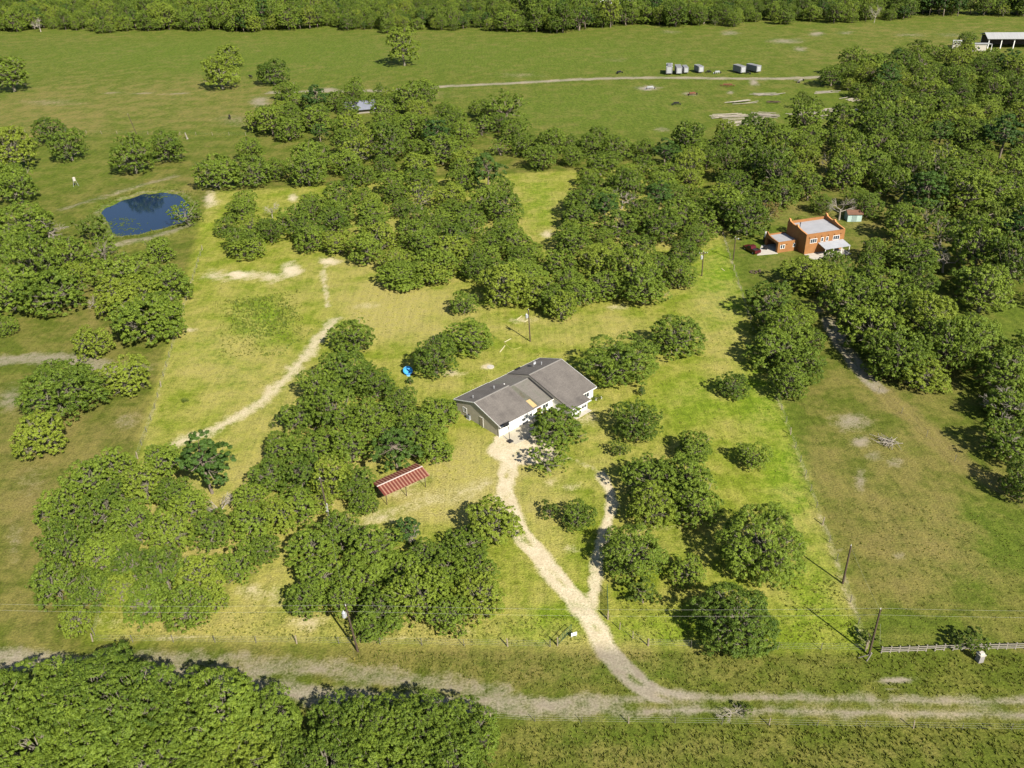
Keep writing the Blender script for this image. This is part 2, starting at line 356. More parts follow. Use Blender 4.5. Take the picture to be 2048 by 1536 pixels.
# the fenced, mown plot: brightness above the dimmed pastures painted into its grass colour
LOT = line_pts([(418,385),(1393,325),(1736,1303),(172,1280),(418,385)])
def poly_dist(P, X, Y):
    d = np.full(X.shape, 1e9)
    for a, b in zip(P[:-1], P[1:]):
        ab = b - a; L = ab @ ab
        if L < 1e-9: continue
        t = np.clip(((X - a[0]) * ab[0] + (Y - a[1]) * ab[1]) / L, 0, 1)
        d = np.minimum(d, (X - a[0] - t * ab[0]) ** 2 + (Y - a[1] - t * ab[1]) ** 2)
    return np.sqrt(d)
def inside(P, X, Y):
    r = np.zeros(X.shape, bool)
    for (x0, y0), (x1, y1) in zip(P, np.roll(P, -1, 0)):
        c = ((y0 > Y) != (y1 > Y)) & (X < (x1 - x0) * (Y - y0) / (y1 - y0 + 1e-12) + x0)
        r ^= c
    return r
def sstep(x): x = np.clip(x, 0, 1); return x * x * (3 - 2 * x)
def land(X, Y):
    """dirt, dry, lush fields and height of the land"""
    A = {'lawn': np.zeros(X.shape), 'dirt': np.zeros(X.shape), 'dry': np.full(X.shape, 0.20), 'lush': np.zeros(X.shape)}
    far = sstep((Y - 300) / 120); A['lush'] = np.maximum(A['lush'], 0.45 * far)
    dl = poly_dist(LOT, X, Y); A['lawn'] = sstep(np.where(inside(LOT[:-1], X, Y), dl, -dl) / 3.0 + .5)
    for attr, P, hw, s, soft in STROKES:
        R = hw + soft + 2
        mk = (X > P[:, 0].min() - R) & (X < P[:, 0].max() + R) & (Y > P[:, 1].min() - R) & (Y < P[:, 1].max() + R)
        if not mk.any(): continue
        d = poly_dist(P, X[mk], Y[mk]); wb = .28 * np.sin(X[mk] * .9 + 1.9 * np.sin(Y[mk] * .41)) + .28 * np.sin(Y[mk] * .77 + 1.6 * np.sin(X[mk] * .53)) + .2 * np.sin(X[mk] * 2.1 + Y[mk] * 1.7)
        v = s * (1 - sstep((d - hw + soft * .5 + wb * soft * .45) / soft)) * (1 + .25 * wb)
        A[attr][mk] = np.maximum(A[attr][mk], v)
    for attr, c, a, b, s in PATCHES:
        det = a[0] * b[1] - a[1] * b[0]
        dx, dy = X - c[0], Y - c[1]
        u = (dx * b[1] - dy * b[0]) / det; v = (a[0] * dy - a[1] * dx) / det
        if attr == 'dirt':   # ragged outline
            wob = 0.30 * np.sin(X * .55 + 1.7 * np.sin(Y * .31)) + 0.30 * np.sin(Y * .47 + 1.3 * np.sin(X * .37)) + .22 * np.sin(X * 1.3 - Y * 1.1)
            w = s * 1.1 * np.exp(-(u * u + v * v) * 1.5 * np.exp(wob)) - .04
        else: w = s * (1 - sstep((np.sqrt(u * u + v * v) - 0.3) / 1.0))
        A[attr] = np.maximum(A[attr], w) if attr != 'dry' else np.minimum(A[attr] + w * 0.75, 1)
    A['dry'] = np.minimum(A['dry'] + .16 * A['lawn'] * (1 - .8 * A['lush']), 1)
    # a grassy middle left between the wheel tracks of the road on the right
    mk = (Y < 90) & (X > 8)
    if mk.any():
        d = poly_dist(P_ROAD, X[mk], Y[mk]); A['dirt'][mk] -= 0.42 * (1 - sstep((d - .25) / .6)) * sstep((X[mk] - 8) / 8)
    # grass creeping up between the wheel ruts of the gravel drives
    for Pd, lo_, hi_ in ((P_DRIVE, 70, 140), (P_NB, 140, 200)):
        mk = (np.abs(X - Pd[:, 0].mean()) < 60) & (Y > Pd[:, 1].min() - 3) & (Y < Pd[:, 1].max() + 3)
        if mk.any():
            d = poly_dist(Pd, X[mk], Y[mk]); A['dirt'][mk] -= .42 * (1 - sstep((d - .15) / .55)) * sstep((np.sin(Y[mk] * .8 + X[mk] * .3) + .6 * np.sin(Y[mk] * 2.1)) * .8 + .1)
    Z = np.zeros(X.shape)
    mk = (X > -150) & (X < -85) & (Y > 235) & (Y < 310)
    if mk.any():
        d = poly_dist(POND, X[mk], Y[mk]); i = inside(POND, X[mk], Y[mk]); sd = np.where(i, -d, d)
        Z[mk] = -1.2 * sstep((1.2 - sd) / 5.0) + 0.55 * np.exp(-((sd - 7) / 3.5) ** 2)
        A['lush'][mk] = np.maximum(A['lush'][mk], 0.8 * np.exp(-(np.maximum(sd - 1.5, 0) / 2.0) ** 2))
        A['dirt'][mk] *= sstep((sd - 2.0) / 3)
        A['dirt'][mk] = np.maximum(A['dirt'][mk], .5 * np.exp(-((sd - .6) / 1.1) ** 2))
    return A, Z
def axis(core0, core1, step, lo, hi, g=1.045, cap=60):
    c = list(np.arange(core0, core1, step))
    s, x, r = step, core1, []
    while x < hi: r.append(x); s = min(s * g, cap); x += s
    r.append(hi)
    s, x, l = step, core0, []
    while x > lo: s = min(s * g, cap); x -= s; l.append(max(x, lo))
    return np.array(sorted(l) + c + r)
gx = axis(-85, 75, 0.85, -2600, 2600, 1.03); gy = axis(50, 200, 0.85, -120, 4200, 1.012)
X, Y = np.meshgrid(gx, gy); A, Z = land(X, Y)
n0, n1 = X.shape
I = np.arange(n0 * n1).reshape(n0, n1)
Fq = np.stack([I[:-1, :-1], I[:-1, 1:], I[1:, 1:], I[1:, :-1]], -1).reshape(-1, 4)
g_me = fast_mesh('ground', np.stack([X.ravel(), Y.ravel(), Z.ravel()], 1), Fq, M_TERRAIN, {k: v.ravel() for k, v in A.items()})
tag(link('ground', g_me), 'wide flat grassland with mown lawn, pasture and bare sandy patches', 'ground', kind='structure')

def ribbon(name, P, width, label, z=0.012, step=0.8, na=13):
    seg = np.r_[0, np.cumsum(np.hypot(*np.diff(P, axis=0).T))]
    t = np.arange(0, seg[-1], step); C = np.stack([np.interp(t, seg, P[:, 0]), np.interp(t, seg, P[:, 1])], 1)
    T = np.gradient(C, axis=0); T /= np.linalg.norm(T, axis=1)[:, None] + 1e-9; N = np.stack([-T[:, 1], T[:, 0]], 1)
    o = np.linspace(-width / 2, width / 2, na)
    G = C[:, None, :] + N[:, None, :] * o[None, :, None]
    Xr, Yr = G[..., 0], G[..., 1]; Ar, _ = land(Xr, Yr)
    I = np.arange(Xr.size).reshape(Xr.shape)
    Fq = np.stack([I[:-1, :-1], I[1:, :-1], I[1:, 1:], I[:-1, 1:]], -1).reshape(-1, 4)
    me = fast_mesh(name, np.stack([Xr.ravel(), Yr.ravel(), np.full(Xr.size, z)], 1), Fq, M_TERRAIN, {k: v.ravel() for k, v in Ar.items()})
    if me.polygons[0].normal.z < 0: me.flip_normals()
    return tag(link(name, me), label, 'road', kind='structure')
ribbon('gravel_driveway', P_DRIVE, 5.0, 'pale gravel driveway curving from the road up to the house', 0.020)
ribbon('gravel_loop', P_LOOP, 3.4, 'narrow gravel loop branching off the driveway under the oaks', 0.016)
ribbon('dirt_road', P_ROAD, 5.6, 'unpaved road with grassy middle running along the bottom', 0.012, 1.0)
ribbon('sandy_track', P_SAND, 6.4, 'sandy wheel track crossing the open lawn on the left', 0.012)
ribbon('farm_road', P_FARM, 10.0, 'pale farm road crossing the far pasture', 0.03, 2.5)
ribbon('neighbour_driveway', P_NB, 5.2, 'gravel drive coming down from the orange building', 0.012)

# pond
m, nt, b = new_mat('pond_water')
b.inputs['Base Color'].default_value = (0.006, 0.018, 0.045, 1); b.inputs['Roughness'].default_value = 0.06  # blue of the reflected sky painted into the base colour
b.inputs['Specular IOR Level'].default_value = 0.6; b.inputs['IOR'].default_value = 1.33
_bp = nd(nt, 'ShaderNodeBump'); _bp.inputs['Strength'].default_value = 0.06; _bp.inputs['Distance'].default_value = 0.1
nt.links.new(noise(nt, nd(nt, 'ShaderNodeNewGeometry').outputs['Position'], 1.2, 3.0), _bp.inputs['Height']); nt.links.new(_bp.outputs[0], b.inputs['Normal'])
mb = MB(); c = POND[:-1].mean(0)
ring = [(c[0] + (p[0] - c[0]) * 1.12, c[1] + (p[1] - c[1]) * 1.12, -0.42) for p in POND[:-1]]
mb.add([(c[0], c[1], -0.42)] + ring, [(0, i + 1, (i + 1) % len(ring) + 1) for i in range(len(ring))])
tag(mb.build('pond_water', m), 'dark blue pond water with floating pads', 'pond', kind='structure')
# lily pads: hundreds of small round leaves in drifts
def pad_field():
    V, Fs, T = [], [], []
    for (cx, cy, rx, ry, n) in [(245,446,40,5,60),(222,452,10,12,36),(248,436,26,3,36),(318,391,24,4,40),(262,456,22,3,30),(232,466,14,3,24),(345,387,18,3,20)]:
        for _ in range(n):
            p = at(cx + RNG.normal() * rx * .55, cy + RNG.normal() * ry * .55)
            if not inside(POND, np.array([p[0]]), np.array([p[1]]))[0]: continue
            r = RNG.uniform(.14, .34); o = len(V); k = 7; a0 = RNG.uniform(0, 6.28); t = RNG.uniform(.3, 1)
            z = -0.405 + RNG.uniform(0, .015)
            V.append((p[0], p[1], z)); T.append(t)
            for i in range(k):
                a = a0 + 5.6 * i / (k - 1); V.append((p[0] + r * math.cos(a), p[1] + r * math.sin(a), z + .01)); T.append(t)
            for i in range(k - 1): Fs.append((o, o + 1 + i, o + 2 + i))
    return fast_mesh('lily_pads', np.array(V), np.array(Fs), M_BUSH, {'tint': np.array(T)})
tag(link('lily_pads', pad_field()), 'drifts of small green pads floating on the pond', 'lily pads', kind='stuff')

# ---------------------------------------------------------------- the house
def gable_roof(name, u0, u1, vf, zf, vr, zr, vb, zb, mat, parent, t=0.16):
    m = MB()
    m.prism([(vf, zf), (vr, zr), (vb, zb), (vb, zb - t), (vr, zr - t), (vf, zf - t)], u0, u1)
    return m.build(name, mat, parent)
def window(parent, p, u, up, w, h, mat_f=M_TRIM, name='window', panes=1, rows=1, out=0.06):
    """framed window centred at p; u along the wall, n out of it"""
    p, u = Vector(p), Vector(u).normalized(); z = Vector((0, 0, 1)); n = u.cross(z)
    if n.dot(Vector(up)) < 0: n = -n
    def slab(m, cu, cz, hw, hh, d0, d1):
        c = p + u * cu + z * cz
        b_ = [c + u * a * hw + z * b2 * hh + n * d0 for a, b2 in ((-1,-1),(1,-1),(1,1),(-1,1))]
        t_ = [q + n * (d1 - d0) for q in b_]
        m.hexa(b_, t_)
    f = MB(); b = 0.09
    slab(f, 0, h/2 - b/2, w/2, b/2, 0, out); slab(f, 0, -h/2 + b/2, w/2, b/2, 0, out)
    slab(f, -w/2 + b/2, 0, b/2, h/2 - b, 0, out); slab(f, w/2 - b/2, 0, b/2, h/2 - b, 0, out)
    for k in range(1, panes):
        slab(f, -w/2 + w*k/panes, 0, b/3, h/2 - b, 0, out * .8)
    if rows > 1: slab(f, 0, 0, w/2 - b, b/3, 0, out * .7)
    fo = f.build(name, mat_f, parent)
    for k in range(panes):
        g = MB(); pw = (w - 2*b) / panes
        slab(g, -w/2 + b + pw*(k+.5), 0, pw/2 - .01, h/2 - b, 0, 0.02)
        g.build('pane', M_GLASS, fo)
    return fo
YAW = math.radians(41)
house = empty('house', (-2.48, 131.78, 0), YAW, 'single storey house with long brown-grey shingle roof and white front', 'house')
# walls
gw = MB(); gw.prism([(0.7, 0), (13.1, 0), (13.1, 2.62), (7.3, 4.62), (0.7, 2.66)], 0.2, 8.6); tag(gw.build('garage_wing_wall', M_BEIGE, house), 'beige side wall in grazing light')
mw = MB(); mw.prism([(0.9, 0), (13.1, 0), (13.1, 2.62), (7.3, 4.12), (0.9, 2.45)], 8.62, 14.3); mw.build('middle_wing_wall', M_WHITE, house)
rw = MB(); rw.prism([(-2.0, 0), (13.1, 0), (13.1, 2.62), (7.3, 4.72), (-2.0, 2.32)], 14.32, 22.8); rw.build('right_wing_wall', M_WHITE, house)
bw = MB(); bw.box(14.6, 18.9, -4.2, -2.02, 0, 2.1); bw.build('front_room_wall', M_WHITE, house)
fw_ = MB(); fw_.box(0.2, 8.6, 0.66, 0.698, 0, 2.6); fw_.build('front_wall_face', M_WHITE, house)
cb = MB(); cb.box(0.13, 0.27, 0.58, 0.72, 0, 2.6); cb.build('corner_board', M_TRIM, house)
# roofs: left wing, lower middle wing, right wing with its front room
r1 = gable_roof('garage_wing_roof', 0.0, 8.75, 0.0, 2.62, 7.3, 4.82, 13.7, 2.72, M_SHINGLE, house)
r2 = gable_roof('middle_wing_roof', 8.76, 14.1, 0.3, 2.42, 7.3, 4.34, 13.7, 2.62, M_SHINGLE2, house)
r3 = gable_roof('right_wing_roof', 14.1, 23.2, -2.6, 2.46, 7.3, 4.98, 13.7, 2.72, M_SHINGLE, house)
fr = MB(); fr.hexa([(14.1,-4.75,2.02),(19.3,-4.75,2.02),(19.3,-2.6,2.30),(14.1,-2.6,2.30)], [(14.1,-4.75,2.18),(19.3,-4.75,2.18),(19.3,-2.605,2.45),(14.1,-2.605,2.45)])
r4 = fr.build('front_room_roof', M_SHINGLE, house)
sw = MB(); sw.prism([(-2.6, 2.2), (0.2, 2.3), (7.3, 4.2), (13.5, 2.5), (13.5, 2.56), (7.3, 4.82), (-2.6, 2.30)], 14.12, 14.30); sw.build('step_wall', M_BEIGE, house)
# ridge caps, fascia and rakes
for u0, u1, z, par in ((0, 8.75, 4.83, r1), (8.76, 14.1, 4.35, r2), (14.1, 23.2, 4.99, r3)):
    k = MB(); k.prism([(7.08, z - .06), (7.3, z + .03), (7.52, z - .06)], u0, u1); k.build('ridge_cap', pmat('ridge_shingle', (0.20, 0.185, 0.165), (0.16, 0.148, 0.13), 3), par)
def bar(par, name, p, q, h=0.18, d=0.05, mat=M_TRIM):
    p, q = Vector(p), Vector(q); t = (q - p).normalized(); s = t.cross(Vector((0, 0, 1))).normalized() * d / 2; z = Vector((0, 0, h))
    m = MB(); m.hexa([p - s, q - s, q + s, p + s], [p - s + z, q - s + z, q + s + z, p + s + z]); return m.build(name, mat, par)
bar(r1, 'fascia', (0, -.03, 2.42), (8.75, -.03, 2.42)); bar(r1, 'rake_board', (-.03, 0, 2.45), (-.03, 7.3, 4.65)); bar(r1, 'rake_board', (-.03, 13.7, 2.55), (-.03, 7.3, 4.65))
bar(r1, 'fascia', (0, 13.73, 2.55), (8.75, 13.73, 2.55)); bar(r2, 'fascia', (8.76, 13.73, 2.45), (14.1, 13.73, 2.45)); bar(r3, 'fascia', (14.1, 13.73, 2.55), (23.2, 13.73, 2.55))
bar(r3, 'fascia', (19.3, -2.63, 2.28), (23.2, -2.63, 2.28)); bar(r4, 'fascia', (14.1, -4.78, 2.0), (19.3, -4.78, 2.0)); bar(r3, 'rake_board', (23.23, -2.6, 2.3), (23.23, 7.3, 4.82)); bar(r3, 'rake_board', (23.23, 13.7, 2.56), (23.23, 7.3, 4.82))
bar(r2, 'fascia', (8.8, .27, 2.25), (14.1, .27, 2.25))
# gutters, downspouts
for par, a, b2 in ((r1, (0, -.10, 2.44), (8.75, -.10, 2.44)), (r4, (14.1, -4.86, 2.02), (19.3, -4.86, 2.02))):
    k = MB(); k.tube(a, b2, .06, n=6); k.build('gutter', M_GALV, par)
for u_, v_, z_ in ((.33, .5, 2.4), (8.4, .5, 2.4), (18.8, -4.3, 2.0)):
    k = MB(); k.tube((u_, v_, 0.05), (u_, v_, z_), .045, n=6); k.build('downspout', M_GALV, house)
# garage doors, side door, windows
for u in (2.0, 5.9):
    d = MB()
    d.box(u - .05, u + 2.75, 0.60, 0.655, 0, 2.25)
    do = d.build('garage_door', M_WHITE, house)
    for r in range(4):
        for k in range(4):
            q = MB(); q.box(u + .08 + k * .67, u + .66 + k * .67, 0.585, 0.598, .1 + r * .54, .54 + r * .54); q.build('panel', M_TRIM, do)
d = MB(); d.box(0.15, 0.195, 5.1, 6.2, 0, 2.15); do = d.build('door', M_TRIM, house)
q = MB(); q.box(0.125, 0.148, 5.22, 6.08, .1, 2.05); q.build('door_leaf', pmat('door_tan', (0.30, 0.25, 0.18), None, 2), do)
q = MB(); q.tube((0.13, 5.32, 1.0), (0.08, 5.32, 1.0), .04, .04, 8); q.build('handle', M_GALV, do)
window(house, (0.2, 10.6, 1.5), (0, 1, 0), (-1, 0, 0), 1.2, 1.2, panes=2)
window(house, (16.0, -4.2, 1.25), (1, 0, 0), (0, -1, 0), 1.5, 1.3, panes=2, rows=2)
window(house, (17.9, -4.2, 1.25), (1, 0, 0), (0, -1, 0), 1.5, 1.3, panes=2, rows=2)
window(house, (20.9, -2.0, 1.3), (1, 0, 0), (0, -1, 0), 1.5, 1.2, panes=2)
window(house, (12.4, 0.9, 1.4), (1, 0, 0), (0, -1, 0), 1.6, 1.2, panes=2)
d = MB(); d.box(10.2, 11.2, 0.84, 0.898, 0, 2.1); do = d.build('front_door', pmat('front_door_red_brown', (0.16, 0.05, 0.03), None, 2), house)
# rails of the white porch
fl = MB(); fl.hexa([(13.72, .3, 2.44), (14.09, .3, 2.44), (14.09, 7.3, 4.36), (13.72, 7.3, 4.36)], [(13.72, .3, 2.50), (14.09, .3, 2.50), (14.09, 7.3, 4.42), (13.72, 7.3, 4.42)]); fl.build('step_shadow_strip', M_BLACK, r2)  # black strip standing in for the shadow line at the roof step
vs_ = MB(); vs_.hexa([(8.78, .6, 2.51), (10.7, .6, 2.51), (10.0, 7.2, 4.32), (8.78, 7.2, 4.32)], [(8.78, .6, 2.53), (10.7, .6, 2.53), (10.0, 7.2, 4.34), (8.78, 7.2, 4.34)])
vs_.build('valley_strip', shingle_mat('grey_green_valley_shingles', (0.125, 0.125, 0.098), (0.110, 0.108, 0.082), (0.085, 0.066, 0.038)), r2)  # strip toned darker and greener than the roof around it
pr = MB(); pr.box(14.6, 18.9, -5.3, -4.22, 0, .12); pr.build('porch_floor', M_CONCRETE, house)
# plywood patch, vents, dish on the roof
pl = MB(); zz = lambda v: 2.42 + (v - .3) * 1.92 / 7.0
pl.hexa([(8.85, .55, zz(.55) + .13), (9.9, .55, zz(.55) + .13), (9.9, 2.6, zz(2.6) + .13), (8.85, 2.6, zz(2.6) + .13)],
        [(8.85, .55, zz(.55) + .18), (9.9, .55, zz(.55) + .18), (9.9, 2.6, zz(2.6) + .18), (8.85, 2.6, zz(2.6) + .18)])
tag(pl.build('plywood_sheet', pmat('plywood_tan', (0.46, 0.33, 0.15), (0.40, 0.28, 0.12), 3), house), 'tan plywood patch on the low roof corner')
for u, v, h in ((1.6, 9.6, .55), (6.6, 9.2, .6), (19.6, 9.4, .75)):
    z0 = 4.82 - (v - 7.3) * .328 - .1
    k = MB(); k.tube((u, v, z0), (u, v, z0 + h), .08, .08, 8); k.tube((u, v, z0 + h), (u, v, z0 + h + .1), .13, .1, 8); k.build('roof_vent', M_GALV, house)
k = MB(); k.tube((9.6, 9.6, 3.5), (9.6, 9.6, 3.85), .16, .12, 8); k.build('roof_vent', M_WHITE, house)
k = MB(); k.tube((18.2, 10.2, 3.8), (18.2, 10.2, 5.0), .03, .03, 6); ds = k.build('dish_mast', M_GALV, house)
k = MB(); nn = 10
for i in range(nn):
    a, b2 = 2 * math.pi * i / nn, 2 * math.pi * (i + 1) / nn
    k.add([(18.2, 10.05, 5.0), (18.2 + .38 * math.cos(a), 9.9, 5.0 + .38 * math.sin(a)), (18.2 + .38 * math.cos(b2), 9.9, 5.0 + .38 * math.sin(b2))], [(0, 1, 2)])
k.build('dish', M_GALV, ds)
cc = MB(); cc.box(15.9, 17.2, 12.9, 13.5, 2.9, 3.05); cc.build('roof_hatch', M_BLACK, house)

# apron slab in front of the garage
ap = empty('concrete_apron', (-2.48, 131.78, 0), YAW)
k = MB(); k.prism([(0.6, 0.6), (9.2, 0.6), (9.4, -3.2), (3.0, -3.6), (0.7, -3.3)], 0.0, 0.05, 'z')
so = k.build('slab', pmat('stained_concrete', (0.42, 0.38, 0.29), (0.34, 0.30, 0.22), 0.7, 0.9), ap)
tag(ap, 'worn concrete apron in front of the garage doors', 'driveway', kind='structure')

# air conditioner
p = at(947, 836)
ac = empty('air_conditioner', (p[0] - .75, p[1] - .2, 0), YAW, 'grey square air conditioner standing at the beige side wall', 'air conditioner')
k = MB(); k.box(-.5, .5, -.5, .5, 0, .08); k.build('pad', M_CONCRETE, ac)
k = MB(); k.box(-.42, .42, -.42, .42, .08, .95); body = k.build('cabinet', pmat('ac_grey', (0.22, 0.24, 0.25), None, 3, .5), ac)
k = MB(); k.tube((0, 0, .951), (0, 0, .99), .34, .34, 14); k.build('fan_grille', M_BLACK, body)
for i in range(6):
    k = MB(); k.box(-.36, .36, -.435, -.42, .2 + i * .11, .25 + i * .11); k.build('louvre', M_GALV, body)
# basketball goal
p = at(1018.5, 882)
bg = empty('basketball_hoop', (p[0], p[1], 0), math.radians(41), 'black basketball hoop on a pole in front of the garage', 'basketball hoop')
k = MB(); k.hexa([(-.5,-.75,0.05),(.5,-.75,0.05),(.5,.35,0.05),(-.5,.35,0.05)], [(-.4,-.6,.28),(.4,-.6,.28),(.4,.25,.2),(-.4,.25,.2)]); k.build('base', M_BLACK, bg)
k = MB(); k.tube((0, -.2, .1), (0, 0.1, 3.2), .06, .06, 8); k.build('pole', M_BLACK, bg)
k = MB(); k.tube((0, .08, 2.7), (0, .62, 3.2), .035); k.tube((0, .1, 3.2), (0, .62, 3.55), .035); k.build('bracket', M_BLACK, bg)
k = MB(); k.box(-.66, .66, .62, .67, 2.95, 3.85); bd = k.build('backboard', M_BLACK, bg)
k = MB()
for i in range(14):
    a, b2 = 2 * math.pi * i / 14, 2 * math.pi * (i + 1) / 14
    k.tube((.23 * math.cos(a), .92 + .23 * math.sin(a), 3.05), (.23 * math.cos(b2), .92 + .23 * math.sin(b2), 3.05), .012, n=4)
k.build('rim', pmat('rim_orange', (0.5, 0.09, 0.02), None, 3), bd)

# ---------------------------------------------------------------- red carport
M_RED = pmat('faded_red_roofing', (0.150, 0.036, 0.022), (0.095, 0.026, 0.018), 1.6, 0.55, 0, 0, .35)
M_PINK = pmat('pale_rust_roofing', (0.31, 0.165, 0.11), (0.22, 0.11, 0.07), 2.0, 0.55, 0, 0, .35)
cp = empty('carport', (-21.7, 113.2, 0), math.radians(36), 'open carport with red and pale striped metal roof among oaks', 'carport')
L, DV, ZE, ZR = 8.2, 4.3, 2.45, 3.05
for k_ in range(3):
    for v in (0.15, DV - .45):
        k = MB(); u = .15 + k_ * (L - .6) / 2; k.box(u - .05, u + .05, v - .05, v + .05, 0, ZE - .02); k.build('post', M_POLE, cp)
k = MB(); k.box(-.2, L, .09, .21, ZE - .14, ZE - .02); k.build('beam', M_POLE, cp)
k = MB(); k.box(-.2, L, DV - .51, DV - .39, ZE - .14, ZE - .02); k.build('beam', M_POLE, cp)
for k_ in range(5):
    u = .05 + k_ * (L - .3) / 4
    k = MB(); k.hexa([(u-.04,-.1,ZE-.02),(u+.04,-.1,ZE-.02),(u+.04,DV/2-.15,ZR-.14),(u-.04,DV/2-.15,ZR-.14)],[(u-.04,-.1,ZE+.06),(u+.04,-.1,ZE+.06),(u+.04,DV/2-.15,ZR-.05),(u-.04,DV/2-.15,ZR-.05)])
    k.hexa([(u-.04,DV/2-.15,ZR-.14),(u+.04,DV/2-.15,ZR-.14),(u+.04,DV-.3,ZE-.02),(u-.04,DV-.3,ZE-.02)],[(u-.04,DV/2-.15,ZR-.05),(u+.04,DV/2-.15,ZR-.05),(u+.04,DV-.3,ZE+.06),(u-.04,DV-.3,ZE+.06)])
    k.build('rafter', M_POLE, cp)
def panel_mesh(w, v0, z0, v1, z1, mat, rib):
    m = MB(); t = .02 + rib
    m.hexa([(0, v0, z0), (w, v0, z0), (w, v1, z1), (0, v1, z1)], [(0, v0, z0 + t), (w, v0, z0 + t), (w, v1, z1 + t), (0, v1, z1 + t)])
    return m.mesh('roof_panel', mat)
wr, wp = .36, .23
vm = DV / 2 - .15
pf = (panel_mesh(wr, -.35, ZE - .02, vm, ZR, M_RED, 0), panel_mesh(wp, -.38, ZE - .02, vm, ZR, M_PINK, .03))
pb_ = (panel_mesh(wr, vm, ZR, DV - .1, ZE - .02, M_RED, 0), panel_mesh(wp, vm, ZR, DV - .07, ZE - .02, M_PINK, .03))
u = -.35; i = 0
while u < L + .1:
    for s in (pf, pb_):
        o = bpy.data.objects.new('roof_panel', s[i % 2]); COL.objects.link(o); o.parent = cp; o.location = (u, 0, 0.04)
    u += (wr, wp)[i % 2]; i += 1
k = MB(); k.prism([(vm - .16, ZR + .06), (vm, ZR + .13), (vm + .16, ZR + .06)], -.4, u + .02); k.build('ridge_cap', pmat('ridge_pale', (0.48, 0.40, 0.35), (0.38, 0.31, 0.27), 3, .5), cp)

# ---------------------------------------------------------------- orange stucco building
M_STUCCO = pmat('orange_stucco', (0.28, 0.130, 0.045), (0.215, 0.098, 0.034), 0.6, 0.9)
M_TERRA = pmat('parapet_cap', (0.48, 0.22, 0.08), (0.40, 0.18, 0.06), 2, 0.85)
M_FLATROOF = pmat('grey_flat_roofing', (0.30, 0.30, 0.31), (0.25, 0.25, 0.26), 0.5, 0.8)
OY = math.radians(15)
ob = empty('stucco_building', (79.6, 213.6, 0), OY, 'two storey orange stucco building with stepped parapets and flat grey roof', 'building')
MW, MD, MH = 11.7, 9.4, 5.6
def walls(w, d, h, par, stepped, name='wall', t=.3):
    """four walls with parapets; the side walls climb in a curved step"""
    k = MB(); k.box(0, w, 0, t, 0, h); k.build('front_wall', M_STUCCO, par)
    k = MB(); k.box(0, w, d - t, d, 0, h + stepped * .4); k.build('back_wall', M_STUCCO, par)
    for u in (0, w - t):
        prof = [(t, 0), (d - t, 0), (d - t, h + stepped)]
        prof += [(d - .8, h + stepped), (d * .86, h + stepped * .62), (d * .7, h + stepped * .42), (d * .55, h + stepped * .40), (d * .55, h + stepped * .7), (d * .50, h + stepped * .7), (d * .46, h + stepped * .42), (d * .3, h + stepped * .18), (t, h)]
        k = MB(); k.prism(prof, u, u + t); so = k.build('side_wall', M_STUCCO, par)
        for a, b2 in zip(prof[2:-1], prof[3:]):
            if abs(a[0] - b2[0]) < .02: continue
            c_ = MB(); c_.hexa([(u - .05, b2[0], b2[1]), (u + t + .05, b2[0], b2[1]), (u + t + .05, a[0], a[1]), (u - .05, a[0], a[1])],
                               [(u - .05, b2[0], b2[1] + .1), (u + t + .05, b2[0], b2[1] + .1), (u + t + .05, a[0], a[1] + .1), (u - .05, a[0], a[1] + .1)])
            c_.build('parapet_cap', M_TERRA, so)
    k = MB(); k.hexa([(t, t, h - .75), (w - t, t, h - .75), (w - t, d - t, h - .25), (t, d - t, h - .25)], [(t, t, h - .6), (w - t, t, h - .6), (w - t, d - t, h - .1), (t, d - t, h - .1)])
    k.build('roof', M_FLATROOF, par)
walls(MW, MD, MH, ob, 1.5)
for u in (.9, 2.7, 4.6, 6.6, 8.5, 10.4):
    k = MB(); k.tube((u, -.25, MH - .95), (u, .05, MH - .95), .09, .09, 8); k.build('roof_spout', M_BLACK, ob)
for u, n in ((2.3, 3), (4.9, 1), (6.4, 1), (9.2, 3)):
    window(ob, (u, 0, 3.6), (1, 0, 0), (0, -1, 0), .62 * n + .15, 1.25, M_WHITE, panes=n)
k = MB(); k.tube((1.4, 5.6, MH - .4), (1.4, 5.6, MH + 1.1), .1, .1, 8); k.tube((1.4, 5.6, MH + 1.1), (1.4, 5.6, MH + 1.35), .18, .14, 8); k.build('flue', M_BLACK, ob)
k = MB(); k.hexa([(3.8, -3.6, 2.2), (11.4, -3.6, 2.2), (11.4, -.02, 2.75), (3.8, -.02, 2.75)], [(3.8, -3.6, 2.32), (11.4, -3.6, 2.32), (11.4, -.02, 2.87), (3.8, -.02, 2.87)])
aw = k.build('porch_roof', pmat('white_porch_roofing', (0.33, 0.34, 0.36), (0.27, 0.28, 0.30), .7, .6), ob)
for u in (3.95, 6.4, 8.9, 11.25):
    k = MB(); k.box(u - .07, u + .07, -3.5, -3.36, 0, 2.2); k.build('porch_post', M_WHITE, aw)
k = MB(); k.box(-.01, 11.8, -4.0, -.02, 0.0, .1); k.build('terrace', M_CONCRETE, ob)
k = MB(); k.box(-1.2, -.02, 7.2, 9.1, 2.2, 2.35); le = k.build('side_canopy', M_BLACK, ob)
for v in (7.3, 9.0):
    k = MB(); k.box(-1.15, -1.05, v - .05, v + .05, 0, 2.2); k.build('canopy_post', M_FENCE, le)
